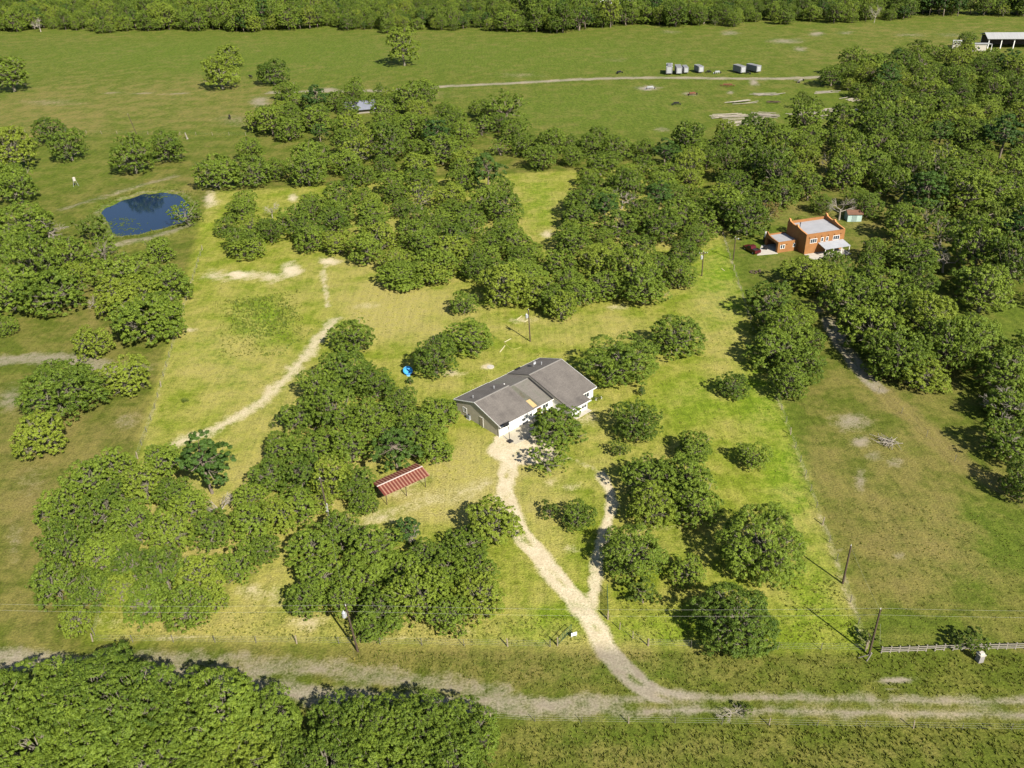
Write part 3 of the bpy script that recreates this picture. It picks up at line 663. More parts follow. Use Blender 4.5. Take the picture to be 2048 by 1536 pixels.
# garage wing as a part of the same building
gp = (Matrix.Rotation(-OY, 4, 'Z') @ Vector((72.9 - 79.6, 215.4 - 213.6, 0)))
gw_ = bpy.data.objects.new('garage_wing', None); COL.objects.link(gw_); gw_.parent = ob; gw_.location = gp
GW, GD, GH = 5.9, 6.6, 3.0
def garage():
    k = MB(); k.box(0, GW, 0, .3, 0, GH); k.build('wing_front_wall', M_STUCCO, gw_)
    k = MB(); k.box(0, GW, GD - .3, GD, 0, GH); k.build('wing_back_wall', M_STUCCO, gw_)
    k = MB(); k.prism([(.3, 2.35), (GD - .3, 2.35), (GD - .3, GH + 1.0), (GD - .9, GH + .95), (GD * .75, GH + .4), (GD * .5, GH + .1), (.3, GH)], 0, .3); k.build('wing_lintel', M_STUCCO, gw_)
    k = MB(); k.box(.02, .3, .3, .9, 0, 2.35); k.box(.02, .3, GD - .9, GD - .3, 0, 2.35); k.build('wing_pier', M_STUCCO, gw_)
    k = MB(); k.box(.3, GW, .3, GD - .3, GH - .5, GH - .35); k.build('wing_roof', M_FLATROOF, gw_)
    k = MB(); k.box(.3, GW, .3, GD - .3, 0.0, .04); k.build('wing_floor', M_CONCRETE, gw_)
garage()
for u in (1.1, 2.6, 4.6): 
    k = MB(); k.tube((u, -.2, GH - .75), (u, .02, GH - .75), .09, .09, 8); k.build('roof_spout', M_BLACK, gw_)
for u, n in ((1.4, 2), (4.9, 1)):
    f = MB(); f.box(u - .35 * n, u + .35 * n, -.06, -.001, 1.1, 2.2); fo = f.build('wing_window', M_WHITE, gw_)
    for q_ in range(n):
        g = MB(); cx_ = u + (q_ - (n - 1) / 2) * .66; g.box(cx_ - .26, cx_ + .26, -.075, -.061, 1.2, 2.1); g.build('pane', M_GLASS, fo)
# parking slab
sl = empty('parking_slab', (0, 0, 0))
k = MB(); c4 = [at(1523, 491)[:2], at(1514, 511)[:2], at(1556, 507.5)[:2], at(1534, 489)[:2]]
k.prism([tuple(c_) for c_ in c4], 0.0, 0.06, 'z'); k.build('slab', M_CONCRETE, sl); tag(sl, 'concrete parking slab at the orange building garage', 'slab', kind='structure')

# pickup truck
def pickup(loc, rz):
    M_CAR = pmat('dark_red_car_paint', (0.085, 0.009, 0.014), (0.06, 0.008, 0.012), 1, .25, 0, 0, .6)
    M_TYRE = pmat('tyre_rubber', (0.014, 0.014, 0.014), (0.02, 0.02, 0.02), 3, .8)
    t = empty('pickup_truck', loc, rz, 'dark red pickup truck with open bed parked on the lawn edge', 'truck')
    k = MB(); k.prism([(-2.75,.45),(2.6,.45),(2.75,.6),(2.75,.9),(2.55,1.08),(1.15,1.16),(-2.75,1.12)], -.95, .95, 'y')
    # cut the bed by building the floor lower
    body = k.build('body', M_CAR, t)
    k = MB(); k.prism([(1.25,1.15),(.55,1.78),(-.55,1.80),(-.75,1.15)], -.82, .82, 'y'); cab = k.build('cab', M_CAR, t)
    k = MB(); k.add([(1.20,-.72,1.22),(1.20,.72,1.22),(.62,.68,1.74),(.62,-.68,1.74)], [(0,1,2,3)]); w_ = k.build('windscreen', M_GLASS, cab); w_.location = (.03, 0, .02)
    for s in (-1, 1):
        k = MB(); k.add([(1.0,s*.835,1.22),(-.62,s*.835,1.22),(-.48,s*.835,1.70),(.55,s*.835,1.70)], [(0,1,2,3)]); k.build('side_window', M_GLASS, cab)
        k = MB(); k.box(2.72, 2.78, s*.72-.16, s*.72+.16, .75, .92); k.build('headlight', M_WHITE, t)
        k = MB(); k.box(-2.78, -2.74, s*.8-.09, s*.8+.09, .75, 1.05); k.build('tail_light', M_RED, t)
        k = MB(); k.box(-2.7, -.85, s*.88-.06, s*.88+.06, 1.121, 1.3); k.build('bed_side', M_CAR, t)
    k = MB(); k.box(-2.75, -2.66, -.8, .8, 1.121, 1.3); k.build('tailgate', M_CAR, t)
    k = MB(); k.box(-2.64, -.8, -.8, .8, 1.125, 1.14); k.build('bed_floor', M_TYRE, t)
    k = MB(); k.box(2.74, 2.86, -.9, .9, .45, .62); k.build('bumper', M_GALV, t)
    for x in (-1.75, 1.75):
        for s in (-1, 1):
            k = MB(); k.tube((x, s*.78, .38), (x, s*1.0, .38), .38, .38, 14); w_ = k.build('wheel', M_TYRE, t)
            k = MB(); k.tube((x, s*1.001, .38), (x, s*1.012, .38), .2, .2, 10); k.build('rim', M_GALV, w_)
pickup((*at(1503, 503)[:2], 0), math.radians(112))
# things at the garage mouth
p = at(1531, 484); sk = empty('white_water_tank', (p[0], p[1], 0), 0, 'white tank on a dark stand behind the garage corner', 'tank')
k = MB(); k.box(-.6, .6, -.6, .6, 0, 1.5); k.build('stand', M_BLACK, sk)
k = MB(); k.tube((0, 0, 1.5), (0, 0, 2.9), .55, .5, 12); k.tube((0, 0, 2.9), (0, 0, 3.1), .5, .15, 12); k.build('tank', M_WHITE, sk)
p = at(1531, 499); gb = empty('garden_cart', (p[0], p[1], 0.06), .4, 'small dark garden cart on the parking slab', 'cart')
k = MB(); k.hexa([(-.5,-.35,.3),(.5,-.35,.3),(.5,.35,.3),(-.5,.35,.3)],[(-.65,-.45,.75),(.65,-.45,.75),(.65,.45,.75),(-.65,.45,.75)]); k.build('tub', M_BLACK, gb)
for s in (-1, 1):
    k = MB(); k.tube((0, s*.4, .2), (0, s*.46, .2), .2, .2, 10); k.build('wheel', M_BLACK, gb)
k = MB(); k.tube((.5, 0, .4), (1.3, 0, .9), .03); k.build('handle', M_GALV, gb)

# teal shed
p = at(1708, 443)
sh = empty('garden_shed', (p[0] - 2.0, p[1], 0), math.radians(-4), 'small pale teal shed with rusty brown roof behind the orange building', 'shed')
k = MB(); k.prism([(0, 0), (3.2, 0), (3.2, 2.3), (1.6, 2.9), (0, 2.3)], 0, 4.0); k.build('wall', pmat('teal_siding', (0.36, 0.46, 0.42), (0.28, 0.38, 0.34), .9, .8), sh)
gable_roof('roof', -.25, 4.25, -.35, 2.28, 1.6, 3.08, 3.55, 2.28, pmat('rusty_brown_roof', (0.17, 0.085, 0.05), (0.11, 0.06, 0.04), 1, .8), sh, .1)
k = MB(); k.box(1.2, 2.6, -.05, -.002, 0, 1.9); k.build('door', pmat('shed_door', (0.22, 0.30, 0.27), None, 2), sh)

# ---------------------------------------------------------------- far buildings
M_TIN = pmat('pale_tin_roof', (0.34, 0.34, 0.33), (0.28, 0.28, 0.27), .2, .5, 0, 0, .4, (8, .6, 1))
p = at(1974, 97)
bn = empty('open_barn', (p[0], p[1], 0), math.radians(-12), 'long open-sided barn with pale tin roof at the far right', 'barn')
gable_roof('roof', -1, 34, -1, 5.2, 7, 7.2, 15, 5.2, M_TIN, bn, .25)
for i in range(6):
    for v in (0, 14):
        k = MB(); u = .2 + i * 6.4; k.box(u - .2, u + .2, v - .2, v + .2, 0, 5.1); k.build('post', M_WHITE, bn)
k = MB(); k.box(0, 33, 13.4, 13.7, 0, 5); k.build('back_wall', pmat('dark_barn_boards', (0.12, 0.10, 0.08), None, 1), bn)  # plain dark brown boards
p = at(1945, 103)
b2_ = empty('barn_shed', (p[0], p[1], 0), math.radians(-12), 'low white shed attached beside the long open barn', 'shed')
k = MB(); k.prism([(0, 0), (7, 0), (7, 3.0), (0, 3.6)], 0, 6.5); k.build('wall', M_CONCRETE, b2_)
k = MB(); k.hexa([(-.3,-.4,3.7),(9.2,-.4,3.7),(9.2,7.4,3.1),(-.3,7.4,3.1)],[(-.3,-.4,3.85),(9.2,-.4,3.85),(9.2,7.4,3.25),(-.3,7.4,3.25)]); k.build('roof', M_TIN, b2_)
k = MB(); k.box(2.4, 3.4, -.04, -.003, 1.2, 2.1); k.build('window', M_GLASS, b2_)
k = MB(); k.box(8.9, 9.1, -.2, 0, 0, 3.6); k.build('post', M_WHITE, b2_)
p = at(1911, 100)
b3_ = empty('feed_hut', (p[0] - 2, p[1], 0), math.radians(-20), 'small white hut with two roof openings left of the round tree by the barn', 'hut')
k = MB(); k.box(0, 4, 0, 3.5, .8, 4.2); k.build('wall', M_CONCRETE, b3_)
gable_roof('roof', -.2, 4.2, -.3, 4.1, 1.75, 5.0, 3.8, 4.1, M_TIN, b3_, .15)
for u in (1.2, 2.8):
    k = MB(); k.box(u - .4, u + .4, -.06, -.003, 3.0, 3.7); k.build('opening', M_BLACK, b3_)
k = MB(); k.box(.1, .3, .1, .3, 0, .8); k.box(3.7, 3.9, .1, .3, 0, .8); k.box(.1, .3, 3.2, 3.4, 0, .8); k.box(3.7, 3.9, 3.2, 3.4, 0, .8); k.build('legs', M_FENCE, b3_)
# roof glimpsed in the trees
p = at(735, 224)
hr = empty('hidden_cabin', (p[0] - 9, p[1] - 4, 0), math.radians(12), 'cabin with blue-grey metal roof half hidden by trees', 'cabin')
k = MB(); k.prism([(0, 0), (8, 0), (8, 2.3), (4, 4.3), (0, 2.3)], 0, 13); k.build('wall', M_FENCE, hr)
gable_roof('roof', -.6, 13.6, -1.4, 2.0, 4, 4.8, 9.4, 2.0, pmat('blue_grey_metal_roof', (0.17, 0.18, 0.22), (0.14, 0.15, 0.18), .4, .6), hr, .15)
# houses beyond the far wood
for (px_, py_, w, d, h, c1, lab) in [(1192, 14, 22, 12, 3.5, (0.52, 0.50, 0.47), 'pale roofed farmhouse above the far wood, left of a white one'), (1245, 8, 20, 10, 3.5, (0.70, 0.70, 0.68), 'white farmhouse with red porch beyond the far wood')]:
    p = at(px_, py_)
    fh = empty('farmhouse', (p[0] - w / 2, p[1], 0), math.radians(6), lab, 'house')
    k = MB(); k.prism([(0, 0), (d, 0), (d, h), (d / 2, h + 3), (0, h)], 0, w); k.build('wall', M_WHITE, fh)
    gable_roof('roof', -.6, w + .6, -.8, h - .1, d / 2, h + 3.3, d + .8, h - .1, pmat('farm_roof', c1, None, .3, .7), fh, .2)
    for i in range(4):
        k = MB(); u = 2 + i * (w - 4) / 3; k.box(u - .6, u + .6, -.08, -.003, 1.1, 2.5); k.build('window', M_GLASS, fh)
    k = MB(); k.box(w * .42, w * .5, -.1, -.004, 0, 2.2); k.build('door', M_RED, fh)

# ---------------------------------------------------------------- trees
def rand_dirs(n, rng):
    v = rng.normal(size=(n, 3)); return v / np.linalg.norm(v, axis=1)[:, None]
def make_tree(seed, D=10.0, Hh=7.2, lobes=34, leaves=11000, leaf=0.42, kind='oak', dens=11.0):
    """crown of leaf sprigs in clumps, plus trunk and limbs; returns crown arrays and the limb mesh builder"""
    rng = np.random.default_rng(seed)
    base = 0.12 * Hh if kind == 'oak' else 0.06 * Hh
    zc = (Hh + base) / 2; az = (Hh - base) / 2; ax = D / 2
    # clump centres over the crown, lower ones wider out
    d = rand_dirs(lobes * 3, rng); d = d[d[:, 2] > -0.74][:lobes]
    rad = rng.uniform(0.42, 0.92, len(d))
    sx, sy = rng.uniform(.85, 1.1), rng.uniform(.85, 1.1)
    C = np.stack([d[:, 0] * ax * rad * sx, d[:, 1] * ax * rad * sy, zc + d[:, 2] * az * rad * .95], 1)
    if kind == 'cedar':
        h = (C[:, 2] - base) / (Hh - base); C[:, :2] *= np.clip(1.25 - .95 * h, .15, 1)[:, None]
    C[:, :2] += rng.normal(size=(len(C), 2)) * ax * .05
    if kind == 'oak':   # low skirt of drooping boughs
        m_ = lobes // 3; a_ = np.arange(m_) * 6.283 / m_ + rng.uniform(-.3, .3, m_); q_ = ax * rng.uniform(.55, .82, m_)
        C = np.vstack([C, np.stack([q_ * np.cos(a_), q_ * np.sin(a_), Hh * rng.uniform(.20, .34, m_)], 1)])
    r = (0.075 + 0.135 * rng.random(len(C)) ** 1.3) * D * (0.9 if kind == 'oak' else .75)
    inner = np.array([[0, 0, zc + az * .1]]); C = np.vstack([C, inner]); r = np.r_[r, D * .24]
    # each clump carries many small sprays of leaves with gaps between them
    SP, SD, SL = [], [], []
    for j in range(len(C)):
        m_ = max(6, int(dens * r[j] ** 2)); q = rand_dirs(m_, rng)
        q[:, 2] = np.where(rng.random(m_) < .6, np.abs(q[:, 2]), q[:, 2])
        SP.append(C[j] + q * (r[j] * rng.uniform(.78, 1.08, m_))[:, None] * np.array([1, 1, .8])); SD.append(q); SL.append(np.full(m_, j))
    SP, SD, SL = np.vstack(SP), np.vstack(SD), np.concatenate(SL)
    keep = SP[:, 2] > base * .6
    for j in range(len(C)):
        dist = np.linalg.norm((SP - C[j]) / np.array([1, 1, .8]), axis=1); keep &= ~((SL != j) & (dist < r[j] * .74))
    SP, SD, SL = SP[keep], SD[keep], SL[keep]; ns = len(SP)
    sr = (.014 + .034 * rng.random(ns) ** 1.4) * D
    per = max(3, leaves // max(ns, 1)); idx = np.repeat(np.arange(ns), per); n = len(idx)
    dd = rand_dirs(n, rng); dd[:, 2] = np.where(rng.random(n) < .65, np.abs(dd[:, 2]), dd[:, 2])
    P = SP[idx] + dd * (sr[idx] * rng.uniform(.3, 1.1, n))[:, None] * np.array([1, 1, .7])
    N = dd * .8 + SD[idx] * .45 + np.array([0, 0, .28]) + rng.normal(size=(n, 3)) * .5; N /= np.linalg.norm(N, axis=1)[:, None]
    T = np.cross(N, rng.normal(size=(n, 3))); T /= np.linalg.norm(T, axis=1)[:, None]; B = np.cross(N, T)
    L = leaf * rng.uniform(.55, 1.35, n)[:, None]; Wd = L * rng.uniform(.26, .52, n)[:, None]
    v0 = P - T * L * .5; v1 = P + B * Wd * .5 - N * L * .10; v2 = P + T * L * .5; v3 = P - B * Wd * .5 - N * L * .10
    V = np.stack([v0, v1, v2, v3], 1).reshape(-1, 3)
    o = np.arange(n)[:, None] * 4
    Ft = np.concatenate([o + np.array([0, 1, 2]), o + np.array([0, 2, 3])], 0)
    lt, st = rng.random(len(C)), rng.random(ns)
    tint = np.clip(lt[SL[idx]] * .35 + st[idx] * .60 + rng.random(n) * .35 - .12, 0, 1)
    # limbs
    mb = MB(); tr = 0.030 * D * (1 if kind == 'oak' else .6)
    fork = Vector((rng.normal() * .04 * D, rng.normal() * .04 * D, Hh * (.30 if kind == 'oak' else .55)))
    mb.tube((0, 0, -.15), fork * .55, tr * 1.25, tr, 7); mb.tube(fork * .55, fork, tr, tr * .8, 7)
    for j in range(len(C) - 1):
        if rng.random() < .25: continue
        e = Vector(C[j]); mid = fork.lerp(e, .5) + Vector(rng.normal(size=3)) * D * .035; mid.z -= D * .02
        a = tr * rng.uniform(.22, .42)
        mb.tube(fork, mid, a * 1.1, a * .7, 5); mb.tube(mid, e, a * .7, a * .36, 4)
        for _ in range((3 if rng.random() < .3 else 1) if kind == 'oak' else 1):
            out = Vector(rand_dirs(1, rng)[0]); out.z = abs(out.z) * .9; od = Vector((e.x, e.y, (e.z - zc) * 1.2))
            if od.length > .01: out = (out + od.normalized() * .6).normalized()
            tip = e + out * float(r[j]) * rng.uniform(.7, 1.06)
            k1 = e.lerp(tip, .5) + Vector(rng.normal(size=3)) * .05 * D * .4
            mb.tube(e, k1, a * .36, a * .26, 4); mb.tube(k1, tip, a * .26, a * .10, 4)
    # bring the finished crown to its stated spread and height
    fx = D / 2 / np.percentile(np.hypot(V[:, 0], V[:, 1]), 97.5); fz = Hh / np.percentile(V[:, 2], 99.6)
    V = V * np.array([fx, fx, fz]); mb.v = [(a * fx, b * fx, c * fz) for a, b, c in mb.v]
    return V, Ft, np.repeat(tint, 4), mb
def bare_tree(seed, D=8.0, Hh=7.0, twigs=9):
    rng = np.random.default_rng(seed); mb = MB()
    def grow(p, d, ln, r, lev):
        q = p + d * ln; m_ = p.lerp(q, .5) + Vector(rng.normal(size=3)) * ln * .08
        mb.tube(p, m_, r, r * .85, 5 if lev < 2 else 4); mb.tube(m_, q, r * .85, r * .62, 5 if lev < 2 else 4)
        if lev >= 4: return
        for _ in range([4, 4, 4, 3][lev]):
            nd_ = (d + Vector(rng.normal(size=3)) * (.55 if lev else .75)); nd_.z = nd_.z * .8 + .12; nd_.normalize()
            s = p.lerp(q, rng.uniform(.55, 1.0)); grow(s, nd_, ln * rng.uniform(.55, .8), r * .55, lev + 1)
    grow(Vector((0, 0, -.1)), Vector((0.05, 0, 1)), Hh * .36, .022 * D, 0)
    return mb
PROTO = {}
def proto(key, seed, mat, **kw):
    V, Ft, tint, mb = make_tree(seed, **kw)
    cm = fast_mesh(key + '_crown', V, Ft, mat, {'tint': tint})
    tm = mb.mesh(key + '_trunk', M_BRANCH if kw.get('kind', 'oak') == 'oak' else M_BARK)
    PROTO[key] = (cm, tm, kw.get('D', 10.0), kw.get('Hh', 7.2), (V, Ft, tint))
for i in range(9):
    proto('oak%d' % i, 100 + i, M_LEAF, D=10.0, Hh=[7.0, 7.6, 6.6, 8.0, 7.2, 6.8, 7.8, 7.0, 7.4][i], lobes=[52, 64, 58, 70, 50, 60, 72, 55, 66][i], leaves=22000, leaf=.36)
for i in range(5):
    proto('grand%d' % i, 150 + i, M_LEAF, D=14.0, Hh=[9.0, 9.8, 8.6, 9.4, 10.0][i], lobes=[90, 104, 84, 98, 110][i], leaves=38000, leaf=.38, dens=9.0)
for i in range(3):
    proto('tall%d' % i, 200 + i, M_LEAF, D=9.0, Hh=9.6, lobes=66, leaves=22000, leaf=.36)
for i in range(2):
    proto('cedar%d' % i, 300 + i, M_CEDAR, D=8.0, Hh=7.6, lobes=40, leaves=12000, leaf=.32, kind='cedar', dens=12.0)
for i in range(3):
    proto('bush%d' % i, 400 + i, M_BUSH, D=6.0, Hh=3.8, lobes=20, leaves=6000, leaf=.32, kind='cedar2', dens=16.0)
proto('rust0', 500, M_RUST_LEAF, D=9.0, Hh=7.5, lobes=30, leaves=6500, leaf=.42, dens=4.5)
proto('thin0', 510, M_LEAF, D=9.0, Hh=6.8, lobes=26, leaves=4600, leaf=.42, dens=3.2)
proto('thin1', 511, M_LEAF, D=9.0, Hh=6.8, lobes=24, leaves=3600, leaf=.42, dens=2.6)
BARE = [bare_tree(600 + i).mesh('bare_limbs', M_DEAD) for i in range(3)]
GRAND = ['grand%d' % i for i in range(5)]
OAKS = ['oak%d' % i for i in range(9)]
used = {}
def spot(cx, cy, w, key):
    """land position and size of a tree whose crown is seen centred at (cx, cy) and w wide"""
    _, _, D0, H0, _ = PROTO[key]; ratio = H0 / D0
    D = w / pxm(at(cx, cy, 3))
    for _ in range(3):
        p = at(cx, cy, D * ratio * .56); D = w / pxm(p)
    return p[0], p[1], D / D0
NAMES = {'oak': 'oak_tree', 'tall': 'oak_tree', 'grand': 'oak_tree', 'cedar': 'cedar_tree', 'bush': 'shrub', 'rust': 'browned_tree', 'thin': 'thin_oak_tree'}
CATS = {'shrub': 'shrub'}
def place(x, y, s, key, label, group=None, rz=None, zs=1.0, sx=1.0):
    cm, tm, _, _, _ = PROTO[key]
    nm = NAMES[key.rstrip('0123456789')]
    r = empty(nm, (x, y, 0), RNG.uniform(0, 6.28) if rz is None else rz, label, CATS.get(nm, 'tree'), group)
    r.scale = (s * sx, s / sx, s * zs)
    link('trunk', tm, r); link('crown', cm, r)
    return r
# trees that stand apart: (centre x, centre y, width) in the picture, each with a label of its own
SINGLE = [
 (1240,708,150,'grand0','broad round oak behind the right end of the house, larger of two touching oaks'),
 (1357,664,104,'oak1','round oak touching the larger oak behind the right end of the house'),
 (1467,769,64,'oak5','small lone round oak on bright lawn between house and right fence'),
 (1275,836,104,'oak6','round oak on the lawn just right of the house front corner'),
 (1240,897,46,'bush1','small bushy tree between the house-side oak and the big oak clump'),
 (1390,890,84,'oak0','oak at the upper tip of the big clump beside the gravel loop'),
 (1507,908,68,'oak2','compact dark oak alone on the lawn above the large fence-side oak'),
 (1529,1080,176,'grand1','largest lone oak on the lower right lawn near the fence'),
 (1265,1099,134,'grand4','round oak overhanging the gravel loop above the driveway fork'),
 (1375,1140,74,'oak4','small oak between the loop oak and the two lower right oaks'),
 (1288,1183,84,'bush0','low spreading shrub right of the driveway fork'),
 (1478,1228,170,'grand3','large oak with pale limbs at the bottom edge of the right lawn'),
 (1100,1019,54,'bush2','smaller of two little trees inside the driveway loop'),
 (1157,1028,70,'oak7','fuller of two little trees inside the driveway loop'),
 (1112,840,112,'oak1','oak shading the house front and hiding part of its roof'),
 (1100,914,84,'thin0','airy low oak leaning over the gravel apron before the house'),
 (985,1042,110,'oak5','oak on the left bank of the driveway below the gravel apron'),
 (1283,783,18,'cedar1','tiny sapling on the lawn above the house-side oak'),
 (870,708,104,'oak6','larger of the oaks left of the house back, beside the blue bowl'),
 (938,664,100,'oak3','oak leaning right behind the blue bowl oak, nearest the yard pole'),
 (925,606,60,'oak2','small oak above the pair left of the house back'),
 (706,668,92,'oak0','lone oak at the head of the sandy track'),
 (815,1062,62,'cedar0','dark evergreen below the red carport'),
 (790,896,100,'cedar1','dense dark cedar directly behind the red carport'),
 (412,938,108,'cedar0','dark feathery cedar at the top of the lower left thicket'),
 (122,770,150,'grand2','wide dark oak below the sandy strip on the far left'),
 (73,864,100,'oak4','round oak left of the boundary below the wide dark oak'),
 (250,752,88,'oak2','small oak right of the wide dark oak near the left boundary'),
 (182,684,70,'oak7','small oak above the sandy strip left of the boundary'),
 (372,420,68,'thin0','leaning tree on the right shore of the pond'),
 (185,458,72,'bush1','yellow-green willow bush on the left shore of the pond'),
 (205,497,60,'thin1','sparse grey oak standing below the pond'),
 (318,498,60,'oak0','oak below the pond near its dam'),
 (98,256,58,'oak1','left oak of two at the pasture fence in the upper left'),
 (135,288,66,'oak6','right oak of two at the pasture fence in the upper left'),
 (262,309,76,'oak3','left oak of the pair above the pond'),
 (332,290,72,'oak8','right oak of the pair above the pond'),
 (432,342,88,'oak2','oak above the upper left corner of the plot, leftmost of three'),
 (14,135,64,'tall1','oak cut by the left picture edge in the far pasture'),
 (440,147,66,'oak4','front oak of two touching oaks in the far pasture'),
 (458,113,46,'oak1','darker round oak behind the other in the far pasture'),
 (545,142,60,'oak7','spreading oak with white cow below in the far pasture'),
 (575,178,50,'oak0','dark oak at the left tip of the middle wood by the farm road'),
 (805,86,66,'tall0','tall lone oak standing in the open far pasture'),
 (1945,1276,72,'bush2','dense shrub growing through the board fence at lower right'),
 (1737,1272,46,'bush0','shrub around the foot of the corner utility pole'),
 (1935,80,34,'oak5','round dark tree between the white hut and the barn'),
 (1838,88,34,'bush1','loose small tree above the right wood by the far field'),
 (1492,1418,34,'bush2','sprawling little shrub on the road verge beside a dry bush'),
 (1592,452,46,'bush0','shrub near the upper left corner of the orange building'),
 (1540,418,50,'rust0','browned tree among green ones above the orange building'),
 (1195,795,20,'bush1','shrub at the right front corner of the house'),
 (820,762,16,'cedar1','little dark conifer just below the blue bowl'),
 (370,800,14,'bush1','tiny bush alone on the left lawn above the sandy track'),
 (545,850,18,'bush2','tiny bush at the left edge of the middle oak grove'),
]
# trees in groves: members of one grove look alike
GROVES = [
 ('oak in the clump right of the gravel loop', 'oaks of the loop clump', OAKS,
  [(1297,955,112),(1372,952,112),(1302,1012,102),(1392,1008,108),(1346,985,104)]),
 ('oak in the grove left of the house', 'oaks of the middle grove', OAKS,
  [(690,735,112),(752,762,100),(640,772,92),(600,826,92),(664,822,110),(735,828,104),(800,800,92),(846,850,104),(880,824,84),(866,892,88),(702,888,104),(632,880,100),(566,892,82),(540,950,92),(600,950,104),(662,958,100),(708,962,86),(730,1003,66),(590,1010,92),(642,1002,60),(830,870,90),(770,850,90)]),
 ('oak in the lower left thicket', 'oaks of the lower left thicket', OAKS,
  [(330,920,110),(290,972,100),(350,992,102),(272,1052,110),(340,1072,112),(420,1062,112),(500,1042,110),(556,1032,90),(262,1130,110),(330,1150,118),(400,1150,118),(470,1130,110),(528,1098,90),(302,1208,108),(372,1218,108),(424,1198,90),(240,1182,88),(500,992,84),(380,1010,90),(240,1100,80)]),
 ('oak in the bottom centre clump', 'oaks of the bottom centre clump', OAKS,
  [(622,1092,108),(682,1062,100),(742,1092,118),(642,1150,108),(612,1198,90),(722,1152,108),(792,1132,112),(760,1218,118),(842,1190,118),(902,1152,118),(950,1130,98),(958,1190,98),(898,1226,104),(740,1248,80),(852,1108,90),(935,1082,92),(690,1190,80)]),
 ('oak in the thicket below the pond', 'oaks left of the boundary', OAKS,
  [(45,440,112),(62,520,128),(132,500,90),(100,575,128),(40,582,112),(240,536,108),(332,560,108),(232,590,100),(292,630,140),(276,585,90),(330,640,90),(10,650,44),(150,545,70),(20,480,80)]),
 ('oak outside the lower left boundary', 'oaks outside the lower left corner', OAKS,
  [(236,930,88),(182,962,108),(122,1012,108),(202,1032,116),(132,1092,118),(206,1112,108),(112,1172,108),(180,1182,104),(150,1246,66),(240,985,80)]),
 ('oak in the bottom left roadside wood', 'oaks along the bottom left edge', GRAND,
  [(70,1390,190),(172,1372,186),(60,1482,200),(262,1420,188),(350,1412,178),(182,1482,196),(442,1432,186),(520,1442,150),(312,1510,196),(460,1522,188),(682,1452,140),(762,1452,168),(852,1450,168),(930,1462,130),(652,1522,168),(782,1532,178),(902,1532,158),(968,1470,58),(572,1502,108),(-40,1440,190),(400,1590,190),(100,1590,200)]),
 ('oak at the upper left picture edge', 'oaks at the upper left edge', OAKS, [(22,300,88),(56,286,36),(18,352,74),(34,372,72)]),
 ('oak beside the drive of the orange building', 'oaks along the neighbour drive', OAKS,
  [(1545,600,92),(1572,652,110),(1604,622,66),(1552,692,108),(1602,722,100),(1578,762,84),(1618,680,70),(1530,645,60)]),
 ('oak in the grove below the orange building', 'oaks below the orange building', OAKS,
  [(1612,540,100),(1668,533,66),(1738,534,66),(1772,562,108),(1702,592,108),(1802,622,118),(1742,652,118),(1862,642,118),(1802,702,128),(1902,692,108),(1950,672,108),(1852,742,98),(1772,722,80),(1650,560,80),(1830,570,90),(1748,498,60)]),
 ('oak at the right picture edge', 'oaks at the right edge', OAKS,
  [(2012,742,112),(2035,800,120),(1992,800,60),(2032,872,118),(2050,960,80),(2060,700,120)]),
 ('oak at the lower edge of the plot wood', 'oaks at the lower edge of the plot wood', OAKS,
  [(808,545,80),(868,540,72),(908,500,74),(955,528,80),(1002,562,64),(1042,540,72),(1078,572,72),(985,480,80),(1055,500,70),(1110,600,80),(1160,585,80),(495,490,70)]),
 ('oak between the pond and middle wood', 'oaks above the plot corner', OAKS,
  [(505,342,78),(500,298,60),(545,330,70)]),
]
WOODS = [  # crown-centre outlines in the picture, spacing in metres, tree width range, label
 ('oak in the plot wood left of the clearing', 'plot wood left', [(424,440),(470,392),(600,400),(720,372),(900,356),(1005,366),(1018,420),(1048,470),(1065,535),(1000,545),(905,515),(860,545),(790,548),(720,500),(600,488),(540,468),(470,500)], 7.8, (8.5, 12.0), OAKS, [(560,405,50,26)]),
 ('oak in the plot wood right of the clearing', 'plot wood right', [(1160,345),(1390,335),(1428,470),(1400,505),(1345,590),(1300,582),(1240,560),(1120,612),(1060,590),(982,582),(1000,560),(1080,545),(1140,480),(1148,420)], 8.0, (8.5, 12.5), OAKS, []),
 ('oak in the middle wood', 'middle wood', [(500,240),(560,205),(640,200),(720,178),(800,182),(850,180),(870,215),(900,225),(965,205),(985,225),(930,300),(940,330),(880,345),(620,352),(590,330),(660,300),(680,280),(540,268)], 10.2, (10, 14), OAKS + ['tall0', 'tall1'], [(735,225,42,22),(590,295,50,18)]),
 ('oak in the belt below the far pasture', 'belt wood', [(985,235),(1025,225),(1060,270),(1130,262),(1190,270),(1250,290),(1370,280),(1420,330),(1250,330),(1100,330),(1060,330),(1075,310),(1000,295)], 9.6, (10, 13), OAKS + ['tall2'], []),
 ('oak in the big right wood', 'right wood', [(1650,150),(1720,118),(1850,100),(1900,118),(2110,135),(2110,430),(1990,430),(1760,425),(1715,392),(1640,400),(1560,400),(1500,445),(1450,440),(1420,350),(1370,285),(1480,262),(1560,258),(1750,248),(1745,190),(1668,165)], 9.2, (9, 15), OAKS + ['tall0', 'tall1', 'tall2'], []),
 ('oak in the wood beyond the orange building', 'wood right of the orange building', [(1760,455),(1860,430),(2110,420),(2110,600),(1965,595),(1880,545),(1800,500)], 8.8, (9, 14), OAKS + ['tall0', 'tall1', 'thin1'], []),
]
